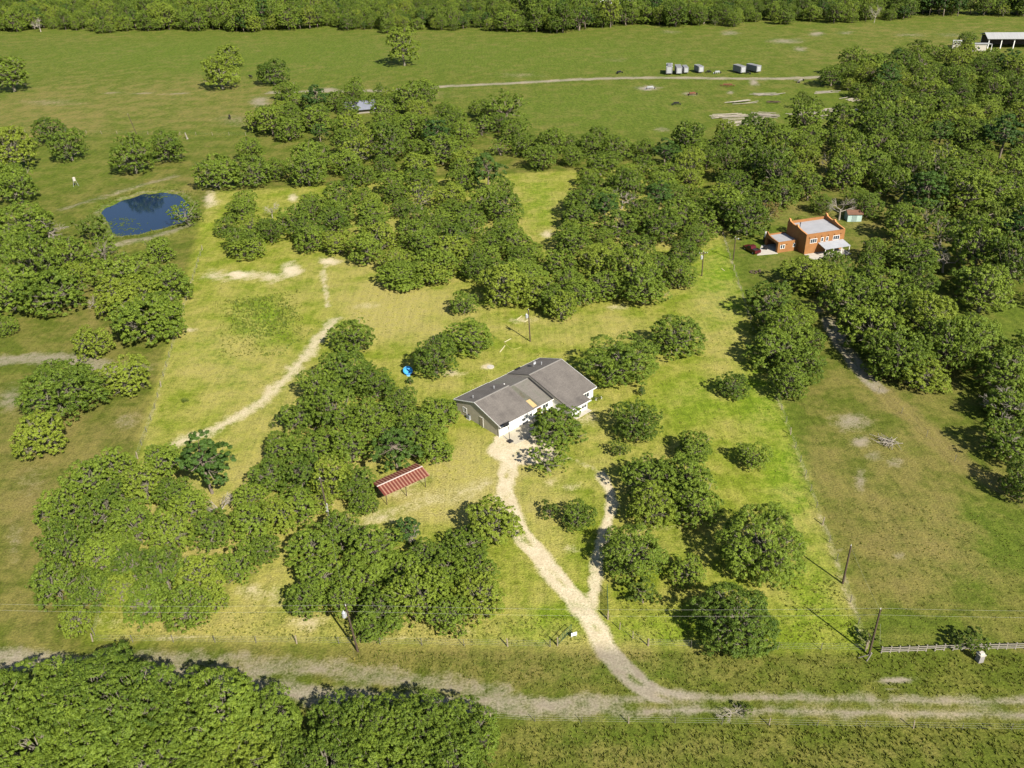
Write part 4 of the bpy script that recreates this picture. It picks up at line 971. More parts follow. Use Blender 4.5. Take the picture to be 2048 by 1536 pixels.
def fill(poly_px, spacing, excl, rng):
    P = np.array([at(x, y, 4.0)[:2] for x, y in poly_px])
    lo, hi = P.min(0), P.max(0); out = []
    n = int((hi - lo).prod() / spacing ** 2 * 14)
    Q = rng.uniform(lo, hi, (n, 2)); Q = Q[inside(P, Q[:, 0], Q[:, 1])]
    E = []
    for cx, cy, rx, ry in excl:
        c_ = at(cx, cy, 4)[:2]; E.append((c_, abs(at(cx + rx, cy, 4)[0] - c_[0]), abs(at(cx, cy - ry, 4)[1] - c_[1])))
    cell = {}
    for q in Q:
        if any(((q[0] - c_[0]) / a) ** 2 + ((q[1] - c_[1]) / b_) ** 2 < 1 for c_, a, b_ in E): continue
        k = (int(q[0] // spacing), int(q[1] // spacing)); ok = True
        for i in (-1, 0, 1):
            for j in (-1, 0, 1):
                for o in cell.get((k[0] + i, k[1] + j), ()):
                    if (o[0] - q[0]) ** 2 + (o[1] - q[1]) ** 2 < spacing ** 2: ok = False
        if ok: cell.setdefault(k, []).append(q); out.append(q)
    return out
ALL = []   # (apparent width, x, y, scale, key, label, group)
rt = np.random.default_rng(21)
for cx, cy, w, key, lab in SINGLE:
    x, y, s = spot(cx, cy, w, key); ALL.append((1e6 + w, x, y, s, key, lab, None))
for lab, grp, keys, lst in GROVES:
    for cx, cy, w in lst:
        key = keys[rt.integers(len(keys))]; x, y, s = spot(cx, cy, w * rt.uniform(.86, 1.04) * (.84 if 'lower left' in lab else 1), key); ALL.append((w, x, y, s, key, lab, grp))
for lab, grp, poly, sp, (d0, d1), keys, excl in WOODS:
    for q in fill(poly, sp, excl, rt):
        key = keys[rt.integers(len(keys))]
        if rt.random() < .12: key = ['thin0', 'thin1', 'cedar0', 'bush1', 'cedar1', 'rust0'][rt.choice(6, p=[.26, .27, .2, .15, .11, .01])]
        D = rt.uniform(d0, d1) * (0.8 if rt.random() < .2 else 1.0)
        s = D / PROTO[key][2]; p = (q[0], q[1] + 1.0, 4.0)
        ALL.append((D * pxm(p), q[0], q[1], s, key, lab, grp))
ALL.sort(key=lambda t: -t[0])
KEEP, REST = ALL[:330], ALL[330:]
ORD = ['first', 'second', 'third', 'fourth', 'fifth', 'sixth', 'seventh', 'eighth', 'ninth', 'tenth']
byg = {}
for i, t_ in enumerate(KEEP):
    if t_[6]: byg.setdefault(t_[6], []).append(i)
for grp, ids in byg.items():
    nr = max(1, math.ceil(len(ids) / 7)); ids.sort(key=lambda i: KEEP[i][2]); per = math.ceil(len(ids) / nr)
    for r_ in range(nr):
        row = sorted(ids[r_ * per:(r_ + 1) * per], key=lambda i: KEEP[i][1])
        for c_, i in enumerate(row):
            t_ = KEEP[i]; rn = '' if nr == 1 else (', front row' if r_ == 0 else (', back row' if r_ == nr - 1 else ', %s row from front' % ORD[r_]))
            cn = 'leftmost' if c_ == 0 else ('rightmost' if c_ == len(row) - 1 else '%s from left' % ORD[c_])
            KEEP[i] = t_[:5] + (t_[5] + rn + ', ' + cn,) + t_[6:]
for w, x, y, s, key, lab, grp in KEEP:
    place(x, y, s, key, lab, grp, zs=rt.uniform(1.0, 1.35) if 'lower left' in lab else rt.uniform(.82, 1.2), sx=rt.uniform(.95, 1.06))
print('TREES', len(ALL), len(KEEP), len(REST))

# woodland too far or too dense to count: one scatter per wood
PC = bpy.data.collections.new('woodland_sources'); PKEYS = OAKS + ['tall0', 'tall1', 'tall2', 'thin0', 'cedar0']
for k_ in PKEYS:
    cm, tm, D0, H0, (V, Ft, tint) = PROTO[k_]
    tv = np.zeros(len(tm.vertices) * 3, np.float32); tm.vertices.foreach_get('co', tv); tv = tv.reshape(-1, 3)
    tris = []
    for pl_ in tm.polygons:
        vs = list(pl_.vertices)
        for i in range(1, len(vs) - 1): tris.append((vs[0], vs[i], vs[i + 1]))
    tris = np.array(tris)
    me = fast_mesh('wood_' + k_, np.vstack([V, tv]), np.vstack([Ft, tris + len(V)]), cm.materials[0], {'tint': np.r_[tint, np.zeros(len(tv))]})
    me.materials.append(M_BARK)
    me.polygons.foreach_set('material_index', np.r_[np.zeros(len(Ft), np.int32), np.ones(len(tris), np.int32)])
    PC.objects.link(bpy.data.objects.new('wood_' + k_, me))
SORTED_KEYS = sorted(PKEYS, key=lambda n: 'wood_' + n)
def scatter(name, pts, label):
    """pts: (x, y, scale, zscale, rot, key index)"""
    a = np.array(pts, np.float32)
    me = bpy.data.meshes.new(name); me.vertices.add(len(a))
    me.vertices.foreach_set('co', np.stack([a[:, 0], a[:, 1], np.zeros(len(a))], 1).astype(np.float32).ravel())
    for n, v, t in (('rotz', a[:, 4], 'FLOAT'), ('idx', a[:, 5].astype(np.int32), 'INT')):
        at_ = me.attributes.new(n, t, 'POINT'); at_.data.foreach_set('value', v)
    at_ = me.attributes.new('scl', 'FLOAT_VECTOR', 'POINT'); at_.data.foreach_set('vector', np.stack([a[:, 2], a[:, 2], a[:, 2] * a[:, 3]], 1).astype(np.float32).ravel())
    o = link(name, me); tag(o, label, 'woodland', kind='stuff')
    ng = bpy.data.node_groups.new(name, 'GeometryNodeTree')
    ng.interface.new_socket('Geometry', in_out='INPUT', socket_type='NodeSocketGeometry'); ng.interface.new_socket('Geometry', in_out='OUTPUT', socket_type='NodeSocketGeometry')
    gi, go = ng.nodes.new('NodeGroupInput'), ng.nodes.new('NodeGroupOutput')
    ip = ng.nodes.new('GeometryNodeInstanceOnPoints'); ci = ng.nodes.new('GeometryNodeCollectionInfo')
    ci.inputs['Collection'].default_value = PC; ci.inputs['Separate Children'].default_value = True; ci.inputs['Reset Children'].default_value = True
    def named(n, t):
        q = ng.nodes.new('GeometryNodeInputNamedAttribute'); q.data_type = t; q.inputs['Name'].default_value = n; return q.outputs[0]
    cx_ = ng.nodes.new('ShaderNodeCombineXYZ'); ng.links.new(named('rotz', 'FLOAT'), cx_.inputs[2])
    ng.links.new(gi.outputs[0], ip.inputs['Points']); ng.links.new(ci.outputs[0], ip.inputs['Instance'])
    ip.inputs['Pick Instance'].default_value = True
    ng.links.new(named('idx', 'INT'), ip.inputs['Instance Index']); ng.links.new(cx_.outputs[0], ip.inputs['Rotation']); ng.links.new(named('scl', 'FLOAT_VECTOR'), ip.inputs['Scale'])
    ng.links.new(ip.outputs[0], go.inputs[0])
    md = o.modifiers.new('scatter', 'NODES'); md.node_group = ng
    return o
if REST:
    pts = [(x, y, s, rt.uniform(.92, 1.12), rt.uniform(0, 6.28), SORTED_KEYS.index(key if key in SORTED_KEYS else 'thin0')) for w, x, y, s, key, lab, grp in REST]
    scatter('woodland', pts, 'closed oak woodland above and to the right of the plot')
# the far wood along the top
pts = []
P = np.array([at(x, y, 0)[:2] for x, y in [(-120,61),(300,63),(560,61),(850,62),(1180,64),(1215,58),(1290,52),(1420,50),(1500,52),(1560,50),(1700,44),(1850,36),(2180,26),(2180,-12),(1900,-18),(1500,-22),(1000,-25),(300,-20),(-120,-12)]])
lo, hi = P.min(0), P.max(0); rf = np.random.default_rng(5)
gxs, gys = np.arange(lo[0], hi[0], 8.2), np.arange(lo[1], hi[1], 8.2)
XX, YY = np.meshgrid(gxs, gys); XX = XX + rf.uniform(-3.4, 3.4, XX.shape); YY = YY + rf.uniform(-3.4, 3.4, YY.shape)
ins = inside(P, XX, YY + 7 * np.sin(XX * .06) + 5 * np.sin(XX * .17 + 1))
gaps = [(at(1195, 14)[:2], 22, 26), (at(1248, 20)[:2], 34, 40), (at(1218, 38)[:2], 7, 14), (at(1530, 52)[:2], 10, 8), (at(1960, 8)[:2], 60, 40), (at(1245, 4)[:2], 26, 20)]
for x, y in zip(XX[ins], YY[ins]):
    if any(((x - c_[0]) / a) ** 2 + ((y - c_[1]) / b_) ** 2 < 1 for c_, a, b_ in gaps): continue
    k_ = rf.choice(['oak0','oak1','oak2','oak3','oak5','oak6','oak8','tall0','tall1','tall2','tall0','tall1','thin0','cedar0'])
    pts.append((x, y, (1.15 + .28 * math.sin(x * .021 + 1.3 * math.sin(x * .047)) ) * rf.uniform(.7, 1.35), rf.uniform(.95, 1.5), rf.uniform(0, 6.28), SORTED_KEYS.index(k_)))
print('FARWOOD', len(pts))
scatter('far_woodland', pts, 'continuous dark wood along the far edge of the pasture')

# dead and bare trees
def dead(px_, py_base, h, lab, i=0, name='dead_tree', w=1.0):
    p = at(px_, py_base); r = empty(name, (p[0], p[1], 0), RNG.uniform(0, 6.28), lab, 'tree'); s = h / 7.0
    r.scale = (s * w, s * w, s); link('limbs', BARE[i % 3], r); return r
dead(447, 1034, 6.0, 'bare dead tree with pale limbs inside the lower left thicket', 0)
dead(195, 624, 6.5, 'bleached dead snag left of the boundary below the pond', 1, 'dead_tree', .7)
dead(826, 1098, 6.0, 'pale dead snag beside the dark evergreen below the carport', 2, 'dead_tree', .5)
dead(1243, 418, 8.5, 'dead grey tree in the right part of the plot wood', 1, 'dead_tree', 1.25)
dead(1678, 440, 9.5, 'tall bare tree behind the orange building', 0, 'dead_tree', 1.1)
dead(1885, 545, 10.5, 'grey bare tree in the wood right of the orange building', 2, 'dead_tree', 1.15)
dead(100, 480, 10, 'half dead oak with bare pale limbs left of the pond', 1, 'dead_tree', 1.3)
dead(2000, 850, 9.5, 'bare tree with pale stems at the right picture edge', 0)
dead(82, 64, 14, 'bare pale tree in front of the far wood near the left', 1)
dead(1748, 46, 15, 'tall bare snag at the edge of the far wood on the right', 2, 'dead_tree', .6)
dead(545, 436, 6.5, 'small bare tree at the left end of the plot wood', 2)
dead(1652, 345, 10, 'bare snag in the big right wood, left of another', 0, 'dead_tree', .6)
dead(1680, 350, 11, 'bare snag in the big right wood, right of another', 1, 'dead_tree', .6)
dead(1462, 1432, 2.2, 'dry leafless bush on the road verge', 1, 'dry_bush', 1.6)

# ---------------------------------------------------------------- utility poles and wires
def pole(px_, py_, h, label, lean=0.0, transformer=False, cross=False, lamp=False, stub=False):
    p = at(px_, py_)
    r = empty('utility_pole', (p[0], p[1], 0), 0, label, 'pole', 'utility poles')
    top = Vector((lean, 0, h))
    k = MB(); k.tube((0, 0, -.2), top, .16, .11, 10); k.build('shaft', M_POLE, r)
    k = MB(); k.tube(top, top + Vector((0, 0, .22)), .05, .03, 6); k.build('insulator', M_WHITE, r)
    if cross:
        k = MB(); k.box(lean - 1.1, lean + 1.1, -.06, .06, h - .55, h - .41); c_ = k.build('crossarm', M_POLE, r)
        for u in (-1.0, -.45, .45, 1.0):
            q = MB(); q.tube((lean + u, 0, h - .41), (lean + u, 0, h - .2), .05, .035, 6); q.build('insulator', M_WHITE, c_)
    if transformer:
        k = MB(); k.tube((lean - .42, -.05, h - 2.0), (lean - .42, -.05, h - 1.15), .26, .26, 12); k.tube((lean - .42, -.05, h - 1.15), (lean - .42, -.05, h - 1.02), .26, .12, 12)
        t = k.build('transformer', M_GALV, r)
        q = MB(); q.tube((lean - .42, -.05, h - 1.02), (lean - .42, -.05, h - .78), .045, .03, 6); q.build('bushing', M_WHITE, t)
        q = MB(); q.box(lean - .2, lean - .05, -.08, -.02, h - 1.9, h - 1.2); q.build('bracket', M_GALV, r)
    if lamp:
        k = MB(); k.tube((lean, 0, h - .6), (lean + .8, 0, h - .3), .03); k.build('lamp_arm', M_GALV, r)
        k = MB(); k.tube((lean + .8, 0, h - .5), (lean + .8, 0, h - .25), .17, .1, 10); k.build('lamp_head', M_GALV, r)
    if stub:
        k = MB(); k.box(-.18, .18, -.32, -.15, 1.0, 1.9); k.build('meter_box', M_GALV, r)
        k = MB(); k.tube((.12, -.2, 0), (.12, -.2, 2.6), .05, .05, 6); k.build('conduit', M_WHITE, r)
    return Vector((p[0] + lean, p[1], h))
T1 = pole(1685.3, 1167, 7.2, 'utility pole on the right boundary, second from the bottom corner')
T2 = pole(1737.4, 1310.5, 8.4, 'utility pole at the bottom right corner of the plot')
T3 = pole(1060.5, 682.8, 7.9, 'utility pole with transformer in the yard behind the house', -.25, transformer=True)
T4 = pole(1403.4, 552, 6.7, 'utility pole with crossarm beside the top right of the plot wood', -.05, cross=True, transformer=True)
T5 = pole(1466.4, 520, 6.4, 'thin utility pole with lamp left of the red pickup', 0, lamp=True)
T6 = pole(716, 1303, 8.6, 'utility pole with grey transformer at the bottom centre clump', -.55, transformer=True)
T7 = pole(657, 1030, 7.6, 'dark pole with meter box in the gap left of the carport', -.3, stub=True)
T8 = pole(273.7, 269, 8.6, 'leaning pole at the far pasture fence above the pond', -1.6)
def wire(p, q, sag, label, r=.008, name='power_line'):
    p, q = Vector(p), Vector(q); k = MB(); n = 28; pts = []
    for i in range(n + 1):
        t = i / n; v = p.lerp(q, t); v.z -= sag * 4 * t * (1 - t); pts.append(v)
    for a, b2 in zip(pts[:-1], pts[1:]): k.tube(a, b2, r, n=4)
    return tag(k.build(name, M_WIRE), label, 'wire', 'overhead wires')
dirw = (T2 - T6); dirw.z = 0
up1, up2 = Vector((0, 0, .15)), Vector((0, 0, -1.0))
wire(T6 + up1, T2 + up1, .55, 'upper overhead wire between the two bottom poles')
wire(T6 + up2, T2 + up2, .55, 'lower overhead wire between the two bottom poles')
for o_, nm in ((up1, 'upper'), (up2, 'lower')):
    wire(T2 + o_, T2 + o_ + dirw * .75, .4, nm + ' overhead wire running right from the corner pole')
    wire(T6 + o_, T6 + o_ - dirw * .75, .4, nm + ' overhead wire running left from the bottom centre pole')
wire(T2 + Vector((0, 0, -.2)), T1 + Vector((0, 0, -.1)), .3, 'overhead wire along the right boundary between its two lowest poles', .008)
wire(T6 + Vector((0, 0, -.6)), T7, .4, 'service wire from the bottom centre pole to the meter pole', .008)
wire(T4 + Vector((0, 0, -.3)), T5 + Vector((0, 0, -.2)), .3, 'service wire between the wood pole and the lamp pole', .008)
# guy wires with marker
g = empty('guy_wire', (0, 0, 0), 0, 'guy wire with yellow guard in the verge by the bottom centre pole', 'guy wire')
a = Vector(at(709, 1321)); k = MB(); k.tube(a, T6 * .92, .012, n=4); k.build('cable', M_WIRE, g)
d_ = (T6 * .92 - a).normalized(); k = MB(); k.tube(a, a + d_ * 2.2, .035, n=6); k.build('guard', pmat('yellow_guard', (0.55, 0.42, 0.06), None, 3), g)
g = empty('guy_wire', (0, 0, 0), 0, 'guy wire anchored right of the bottom right corner pole', 'guy wire')
a = Vector(at(1760, 1290)); k = MB(); k.tube(a, T2 * .6 + a * .4, .015, n=4); k.build('cable', M_WIRE, g)

# ---------------------------------------------------------------- fences
POSTS = {}
def post_mesh(mat, r, h):
    key = (mat.name, r, h)
    if key not in POSTS: m = MB(); m.tube((0, 0, -.1), (0, 0, h), r, r * .85, 6); POSTS[key] = m.mesh('post', mat)
    return POSTS[key]
def wire_fence(px, spacing, label, mat=M_TPOST, r=.055, h=1.35, wires=4, every=0):
    P = line_pts(px); seg = np.r_[0, np.cumsum(np.hypot(*np.diff(P, axis=0).T))]
    n = max(2, int(seg[-1] / spacing) + 1); t = np.linspace(0, seg[-1], n)
    C = np.stack([np.interp(t, seg, P[:, 0]), np.interp(t, seg, P[:, 1])], 1)
    root = empty('wire_fence', (C[0][0], C[0][1], 0), 0, label, 'fence')
    for i, c_ in enumerate(C):
        big = every and i % every == 0
        o = link('post', post_mesh(M_CEDARPOST if big else mat, r * (1.9 if big else 1), h + (.15 if big else 0)), root); o.location = (c_[0] - C[0][0] + RNG.normal() * .04, c_[1] - C[0][1] + RNG.normal() * .04, 0)
        o.rotation_euler = (RNG.normal() * .04, RNG.normal() * .04, 0)
    for w_ in range(wires):
        k = MB(); z = .3 + w_ * (h - .4) / max(1, wires - 1)
        for a, b2 in zip(C[:-1], C[1:]): k.tube((a[0] - C[0][0], a[1] - C[0][1], z), (b2[0] - C[0][0], b2[1] - C[0][1], z), .006, n=3)
        k.build('strand', M_WIRE, root)
wire_fence([(1445,470),(1500,640),(1560,812),(1640,1035),(1684,1150),(1733,1297)], 4.2, 'wire fence along the right side of the plot', every=6)
wire_fence([(405,500),(372,605),(338,720),(308,825),(270,930),(190,1270)], 4.4, 'wire fence along the left side of the plot', every=6)
wire_fence([(185,1283),(700,1288),(1100,1295)], 5.5, 'wire fence along the bottom of the plot, left of the gateway', every=5)
wire_fence([(1296,1292),(1500,1298),(1730,1302)], 5.0, 'wire fence along the bottom of the plot, right of the gateway', every=5)
wire_fence([(1216,1240),(1232,1254),(1249,1265),(1267,1279),(1296,1292)], 1.9, 'short wing fence running from the open green gate to the boundary', M_CEDARPOST, .06, 1.35, 3)
wire_fence([(980,1437),(1010,1443),(1390,1448),(1787,1456),(2120,1462)], 5.6, 'wire fence along the south side of the dirt road', M_TPOST, .045, 1.2, 3, every=3)
wire_fence([(-40,265),(120,266),(273,269),(420,271),(492,271)], 7.0, 'wire fence crossing the upper left pasture', M_CEDARPOST, .09, 1.4, 3)
wire_fence([(1757,785),(1830,852),(1900,915),(1985,980),(2060,1030)], 7.0, 'wire fence beside the tan track on the neighbour field', M_TPOST, .05, 1.3, 2)
# board fence
A0, A1, A2 = at(1762, 1306)[:2], at(1905, 1300.5)[:2], at(2120, 1296)[:2]
bf = empty('board_fence', (A0[0], A0[1], 0), 0, 'low weathered board fence at the lower right beside the road', 'fence')
pts_ = [A0 + (A1 - A0) * i / 8 for i in range(8)] + [A1 + (A2 - A1) * i / 12 for i in range(13)]
for i, c_ in enumerate(pts_):
    k = MB(); k.box(-.07, .07, -.07, .07, 0, 1.2); o = k.build('post', M_FENCE, bf); o.location = (c_[0] - A0[0], c_[1] - A0[1], 0); o.rotation_euler = (RNG.normal() * .03, RNG.normal() * .03, 0)
    if i + 1 < len(pts_):
        d2 = pts_[i + 1] - c_; L_ = float(np.hypot(*d2)); an = math.atan2(d2[1], d2[0])
        for z in (.28, .62, .96):
            if RNG.random() < .1: continue
            k = MB(); k.box(.0, L_, -.115, -.075, z, z + .14); o = k.build('board', M_FENCE, bf); o.location = (c_[0] - A0[0], c_[1] - A0[1], RNG.normal() * .02); o.rotation_euler = (0, RNG.normal() * .012, an)
# gates
def gate(p, q, h, bars, label, mat, posts=True):
    p, q = Vector((p[0], p[1], 0)), Vector((q[0], q[1], 0)); d = q - p; L_ = d.length
    g = empty('tube_gate', p, math.atan2(d.y, d.x), label, 'gate')
    for i in range(bars):
        z = .18 + i * (h - .18) / (bars - 1); k = MB(); k.tube((.05, 0, z), (L_ - .05, 0, z), .03, n=6); k.build('bar', mat, g)
    for u in (.05, L_ * .35, L_ * .65, L_ - .05):
        k = MB(); k.tube((u, .004, .15), (u, .004, h + .03), .032, n=6); k.build('upright', mat, g)
    if posts:
        k = MB(); k.tube((-.12, 0, -.1), (-.12, 0, h + .35), .085, n=8); k.build('hinge_post', M_CEDARPOST, g)
gate(at(1216, 1238), at(1214, 1182), 1.35, 6, 'green tube gate standing open beside the driveway fork', M_GREEN_PAINT)
gate(at(1116, 1291), at(1143, 1262), 1.25, 3, 'dark tube gate lying open left of the driveway entrance', M_GREEN_PAINT)
# white sign beside the gateway
p = at(1148, 1275); sg = empty('yard_sign', (p[0], p[1], 0), .3, 'small white sign board standing in the grass left of the driveway', 'sign')
k = MB(); k.box(-.42, .42, -.02, .02, .35, .95); k.build('board', M_WHITE, sg)
for u in (-.32, .32):
    k = MB(); k.box(u - .03, u + .03, .021, .06, 0, .95); k.build('leg', M_GALV, sg)
# brick pillar by the shrub
p = at(1958, 1322); ml = empty('mailbox_pillar', (p[0], p[1], 0), .2, 'grey stone mailbox pillar in front of the fence shrub', 'mailbox')
k = MB(); k.box(-.36, .36, -.36, .36, 0, 1.25); k.build('pillar', pmat('grey_stone', (0.27, 0.25, 0.24), (0.18, 0.17, 0.16), 6, .9), ml)
k = MB(); k.box(-.43, .43, -.43, .43, 1.25, 1.36); k.prism([(-.25, 1.36), (.25, 1.36), (.18, 1.6), (-.18, 1.6)], -.3, .3); k.build('cap', M_CONCRETE, ml)
# low post below the corner
p = at(1733, 1322); k = empty('corner_post', (p[0], p[1], 0), 0, 'leaning grey post below the bottom right corner pole', 'post')
q = MB(); q.tube((0, 0, 0), (.35, -.1, 1.6), .11, .1, 8); q.build('stub', M_FENCE, k); q = MB(); q.tube((-.9, .5, .1), (.2, 0, 1.2), .07, .06, 6); q.build('brace', M_FENCE, k)
# concrete post in the pasture
p = at(375, 278); k = empty('leaning_post', (p[0], p[1], 0), 0, 'pale leaning stump post by the pasture fence above the pond', 'post')
q = MB(); q.tube((0, 0, 0), (-.5, 0, 2.7), .30, .2, 8); q.build('shaft', M_FENCE, k); q = MB(); q.tube((0, 0, 0), (.1, -.1, .4), .5, .3, 8); q.build('butt', M_DEAD, k)

# ---------------------------------------------------------------- yard things
p = at(816, 747); bl = empty('blue_bowl', (p[0], p[1], 0), 0, 'bright blue plastic pool tipped on the grass beside an oak', 'pool')
k = MB(); n = 18
rings = [(.0, .05), (.75, .05), (.92, .35), (1.0, .38), (.98, .32), (.80, 0)]
vs = []
for r_, z in rings:
    for i in range(n): vs.append((r_ * math.cos(2 * math.pi * i / n), r_ * math.sin(2 * math.pi * i / n), z))
fs = []
for j in range(len(rings) - 1):
    for i in range(n): fs.append((j * n + i, j * n + (i + 1) % n, (j + 1) * n + (i + 1) % n, (j + 1) * n + i))
k.add(vs, fs); o = k.build('basin', pmat('blue_plastic', (0.03, 0.22, 0.50), (0.05, 0.30, 0.60), 2, .4), bl); o.rotation_euler = (math.radians(40), 0, .3); o.location = (0, 0, .62)
k = MB(); k.tube((0, 0, 0), (0, 0, .12), .5, .45, 12); o = k.build('liner', pmat('light_blue_liner', (0.20, 0.45, 0.65), None, 2, .4), bl); o.location = (.2, -.75, 0)
p = at(820, 747); cb_ = empty('cinder_block', (p[0] + .7, p[1] - .4, 0), .5, 'dark block lying right of the blue pool', 'block')
k = MB(); k.box(-.3, .3, -.2, .2, 0, .3); k.build('block', M_POLE, cb_); k = MB(); k.box(-.2, .2, -.1, .1, .3, .33); k.build('lid', M_CONCRETE, cb_)
p = at(981, 734); sp = empty('septic_lid', (p[0], p[1], 0), 0, 'round pale concrete lid in the lawn behind the house', 'lid')
k = MB(); k.tube((0, 0, 0), (0, 0, .12), .8, .75, 16); k.build('slab', M_CONCRETE, sp); k = MB(); k.tube((0, 0, .12), (0, 0, .18), .35, .33, 12); k.build('cover', M_CONCRETE, sp)
M_LUMBER = pmat('pale_lumber', (0.55, 0.50, 0.30), (0.45, 0.40, 0.22), 3, .8)
def plank(px_a, px_b, label, r=.07):
    a, b2 = Vector(at(*px_a)), Vector(at(*px_b)); a.z = b2.z = r; k = MB()
    d2 = (b2 - a); s = d2.normalized().cross(Vector((0, 0, 1))) * r * 1.4; z = Vector((0, 0, r))
    k.hexa([a - s, b2 - s, b2 + s, a + s], [a - s + z, b2 - s + z, b2 + s + z, a + s + z])
    return tag(k.build('plank', M_LUMBER), label, 'plank', 'loose planks in the yard')
plank((1034,640), (1044,632), 'pale plank in the grass left of the yard pole top')
plank((1049,645), (1057,640), 'short pale plank just left of the yard pole')
plank((1000,705), (1010,692), 'pale plank left of the looped hose behind the house')
plank((1009,685), (1022,678), 'thin plank across the yard hose end')
plank((1443,538), (1449,542), 'pale plank on the bright grass near the lamp pole')
hs = MB(); pts = [Vector(at(x, y)) + Vector((0, 0, .05)) for x, y in [(1008,683),(1014,691),(1020,696),(1028,699),(1036,697),(1043,694)]]
for a, b2 in zip(pts[:-1], pts[1:]): hs.tube(a, b2, .05, n=5)
tag(hs.build('garden_hose', pmat('yellow_hose', (0.42, 0.38, 0.12), None, 3)), 'yellowish hose curled on the lawn behind the house', 'hose')
# flower bed edging and bench at the corner of the house
p = at(1197, 799); bn_ = empty('garden_bench', (p[0], p[1], 0), .3, 'small white bench on the lawn at the right front house corner', 'bench')
k = MB(); k.box(-.7, .7, -.2, .2, .4, .46); k.build('seat', M_WHITE, bn_)
for u in (-.6, .6):
    k = MB(); k.box(u - .05, u + .05, -.18, .18, 0, .4); k.build('leg', M_WHITE, bn_)
# brush pile in the neighbour field
p = at(1775, 887); bpile = empty('brush_pile', (p[0], p[1], 0), 0, 'grey pile of cut branches in the neighbour field', 'brush pile')
for i in range(34):
    a = RNG.uniform(0, 6.28); c_ = Vector((RNG.normal() * .8, RNG.normal() * .7, RNG.uniform(.1, .8))); d2 = Vector((math.cos(a), math.sin(a), RNG.uniform(-.25, .3))) * RNG.uniform(.7, 1.5)
    k = MB(); q0, q1 = c_ - d2, c_ + d2; q0.z = max(q0.z, .03); q1.z = max(q1.z, .03); k.tube(q0, q1, .06, .025, 5); k.build('branch', M_DEAD, bpile)
# fire ring near the red truck
p = at(1507, 545); fr_ = empty('fire_pit', (p[0], p[1], 0), 0, 'dark fire pit and stump on the grass below the red pickup', 'fire pit')
for i in range(9):
    k = MB(); a = i * 6.28 / 9; k.box(-.18, .18, -.12, .12, 0, .35); o = k.build('stone', pmat('burnt_stone', (0.10, 0.07, 0.05), None, 3), fr_); o.location = (.8 * math.cos(a), .8 * math.sin(a), 0); o.rotation_euler = (0, 0, a)
k = MB(); k.tube((1.6, .3, 0), (1.6, .3, .6), .35, .32, 9); k.build('stump', M_POLE, fr_)
# deer feeder
p = at(152, 372); fd = empty('feeder', (p[0], p[1], 0), 0, 'pale barrel feeder on legs in the pasture above the pond', 'feeder')
k = MB(); k.tube((0, 0, 1.9), (0, 0, 3.0), .5, .5, 12); k.tube((0, 0, 3.0), (0, 0, 3.25), .55, .1, 12); k.build('barrel', M_CONCRETE, fd)
for i in range(3):
    k = MB(); a = i * 2.09; k.tube((.45 * math.cos(a), .45 * math.sin(a), 2.0), (1.0 * math.cos(a), 1.0 * math.sin(a), 0), .045, n=5); k.build('leg', M_GALV, fd)

# ---------------------------------------------------------------- cattle
def cow_mesh(name, mat):
    edges_pts = [(0,0,1.15),(.55,0,1.18),(.95,0,1.22),(1.25,0,1.38),(1.55,0,1.32),(1.78,0,1.15),  # spine to muzzle
                 (-.55,0,1.2),(-.95,0,1.22),
                 (.62,.22,.95),(.60,.24,.55),(.62,.24,.04),(.62,-.22,.95),(.60,-.24,.55),(.62,-.24,.04),
                 (-.85,.22,1.0),(-.98,.24,.55),(-.88,.24,.04),(-.85,-.22,1.0),(-.98,-.24,.55),(-.88,-.24,.04),
                 (-1.08,0,1.15),(-1.15,0,.6),(1.3,.2,1.42),(1.3,-.2,1.42)]
    E_ = [(0,1),(1,2),(2,3),(3,4),(4,5),(0,6),(6,7),(1,8),(8,9),(9,10),(1,11),(11,12),(12,13),(7,14),(14,15),(15,16),(7,17),(17,18),(18,19),(7,20),(20,21),(3,22),(3,23)]
    rad = [.40,.40,.30,.18,.16,.11,.40,.34,.17,.09,.07,.17,.09,.07,.19,.09,.07,.19,.09,.07,.06,.03,.05,.05]
    me = bpy.data.meshes.new(name); me.from_pydata(edges_pts, E_, []); o = link(name, me)
    sk_ = o.modifiers.new('skin', 'SKIN'); ss = o.modifiers.new('sub', 'SUBSURF'); ss.levels = ss.render_levels = 1
    for v, r_ in zip(me.skin_vertices[0].data, rad): v.radius = (r_, r_)
    me.skin_vertices[0].data[0].use_root = True
    dg = bpy.context.evaluated_depsgraph_get(); ev = bpy.data.meshes.new_from_object(o.evaluated_get(dg)); bpy.data.objects.remove(o)
    ev.materials.clear(); ev.materials.append(mat); return ev
cm_b = cow_mesh('cow_body', pmat('black_hide', (0.014, 0.010, 0.009), None, 2, .7)); cm_w = cow_mesh('cow_body', pmat('white_hide', (0.55, 0.50, 0.44), None, 2, .8))
for px_, py_, rz, me, lab in [(460, 238, 1.9, cm_b, 'dark cow standing alone in the upper left pasture'), (549, 166, 0.2, cm_w, 'white cow under the spreading oak in the far pasture'), (502, 157, 2.4, cm_b, 'dark cow grazing left of the spreading oak'), ]:
    p = at(px_, py_); o = link('cow', me); o.location = (p[0], p[1], 0); o.rotation_euler = (0, 0, rz); o.scale = (1.15,) * 3; tag(o, lab, 'cow')

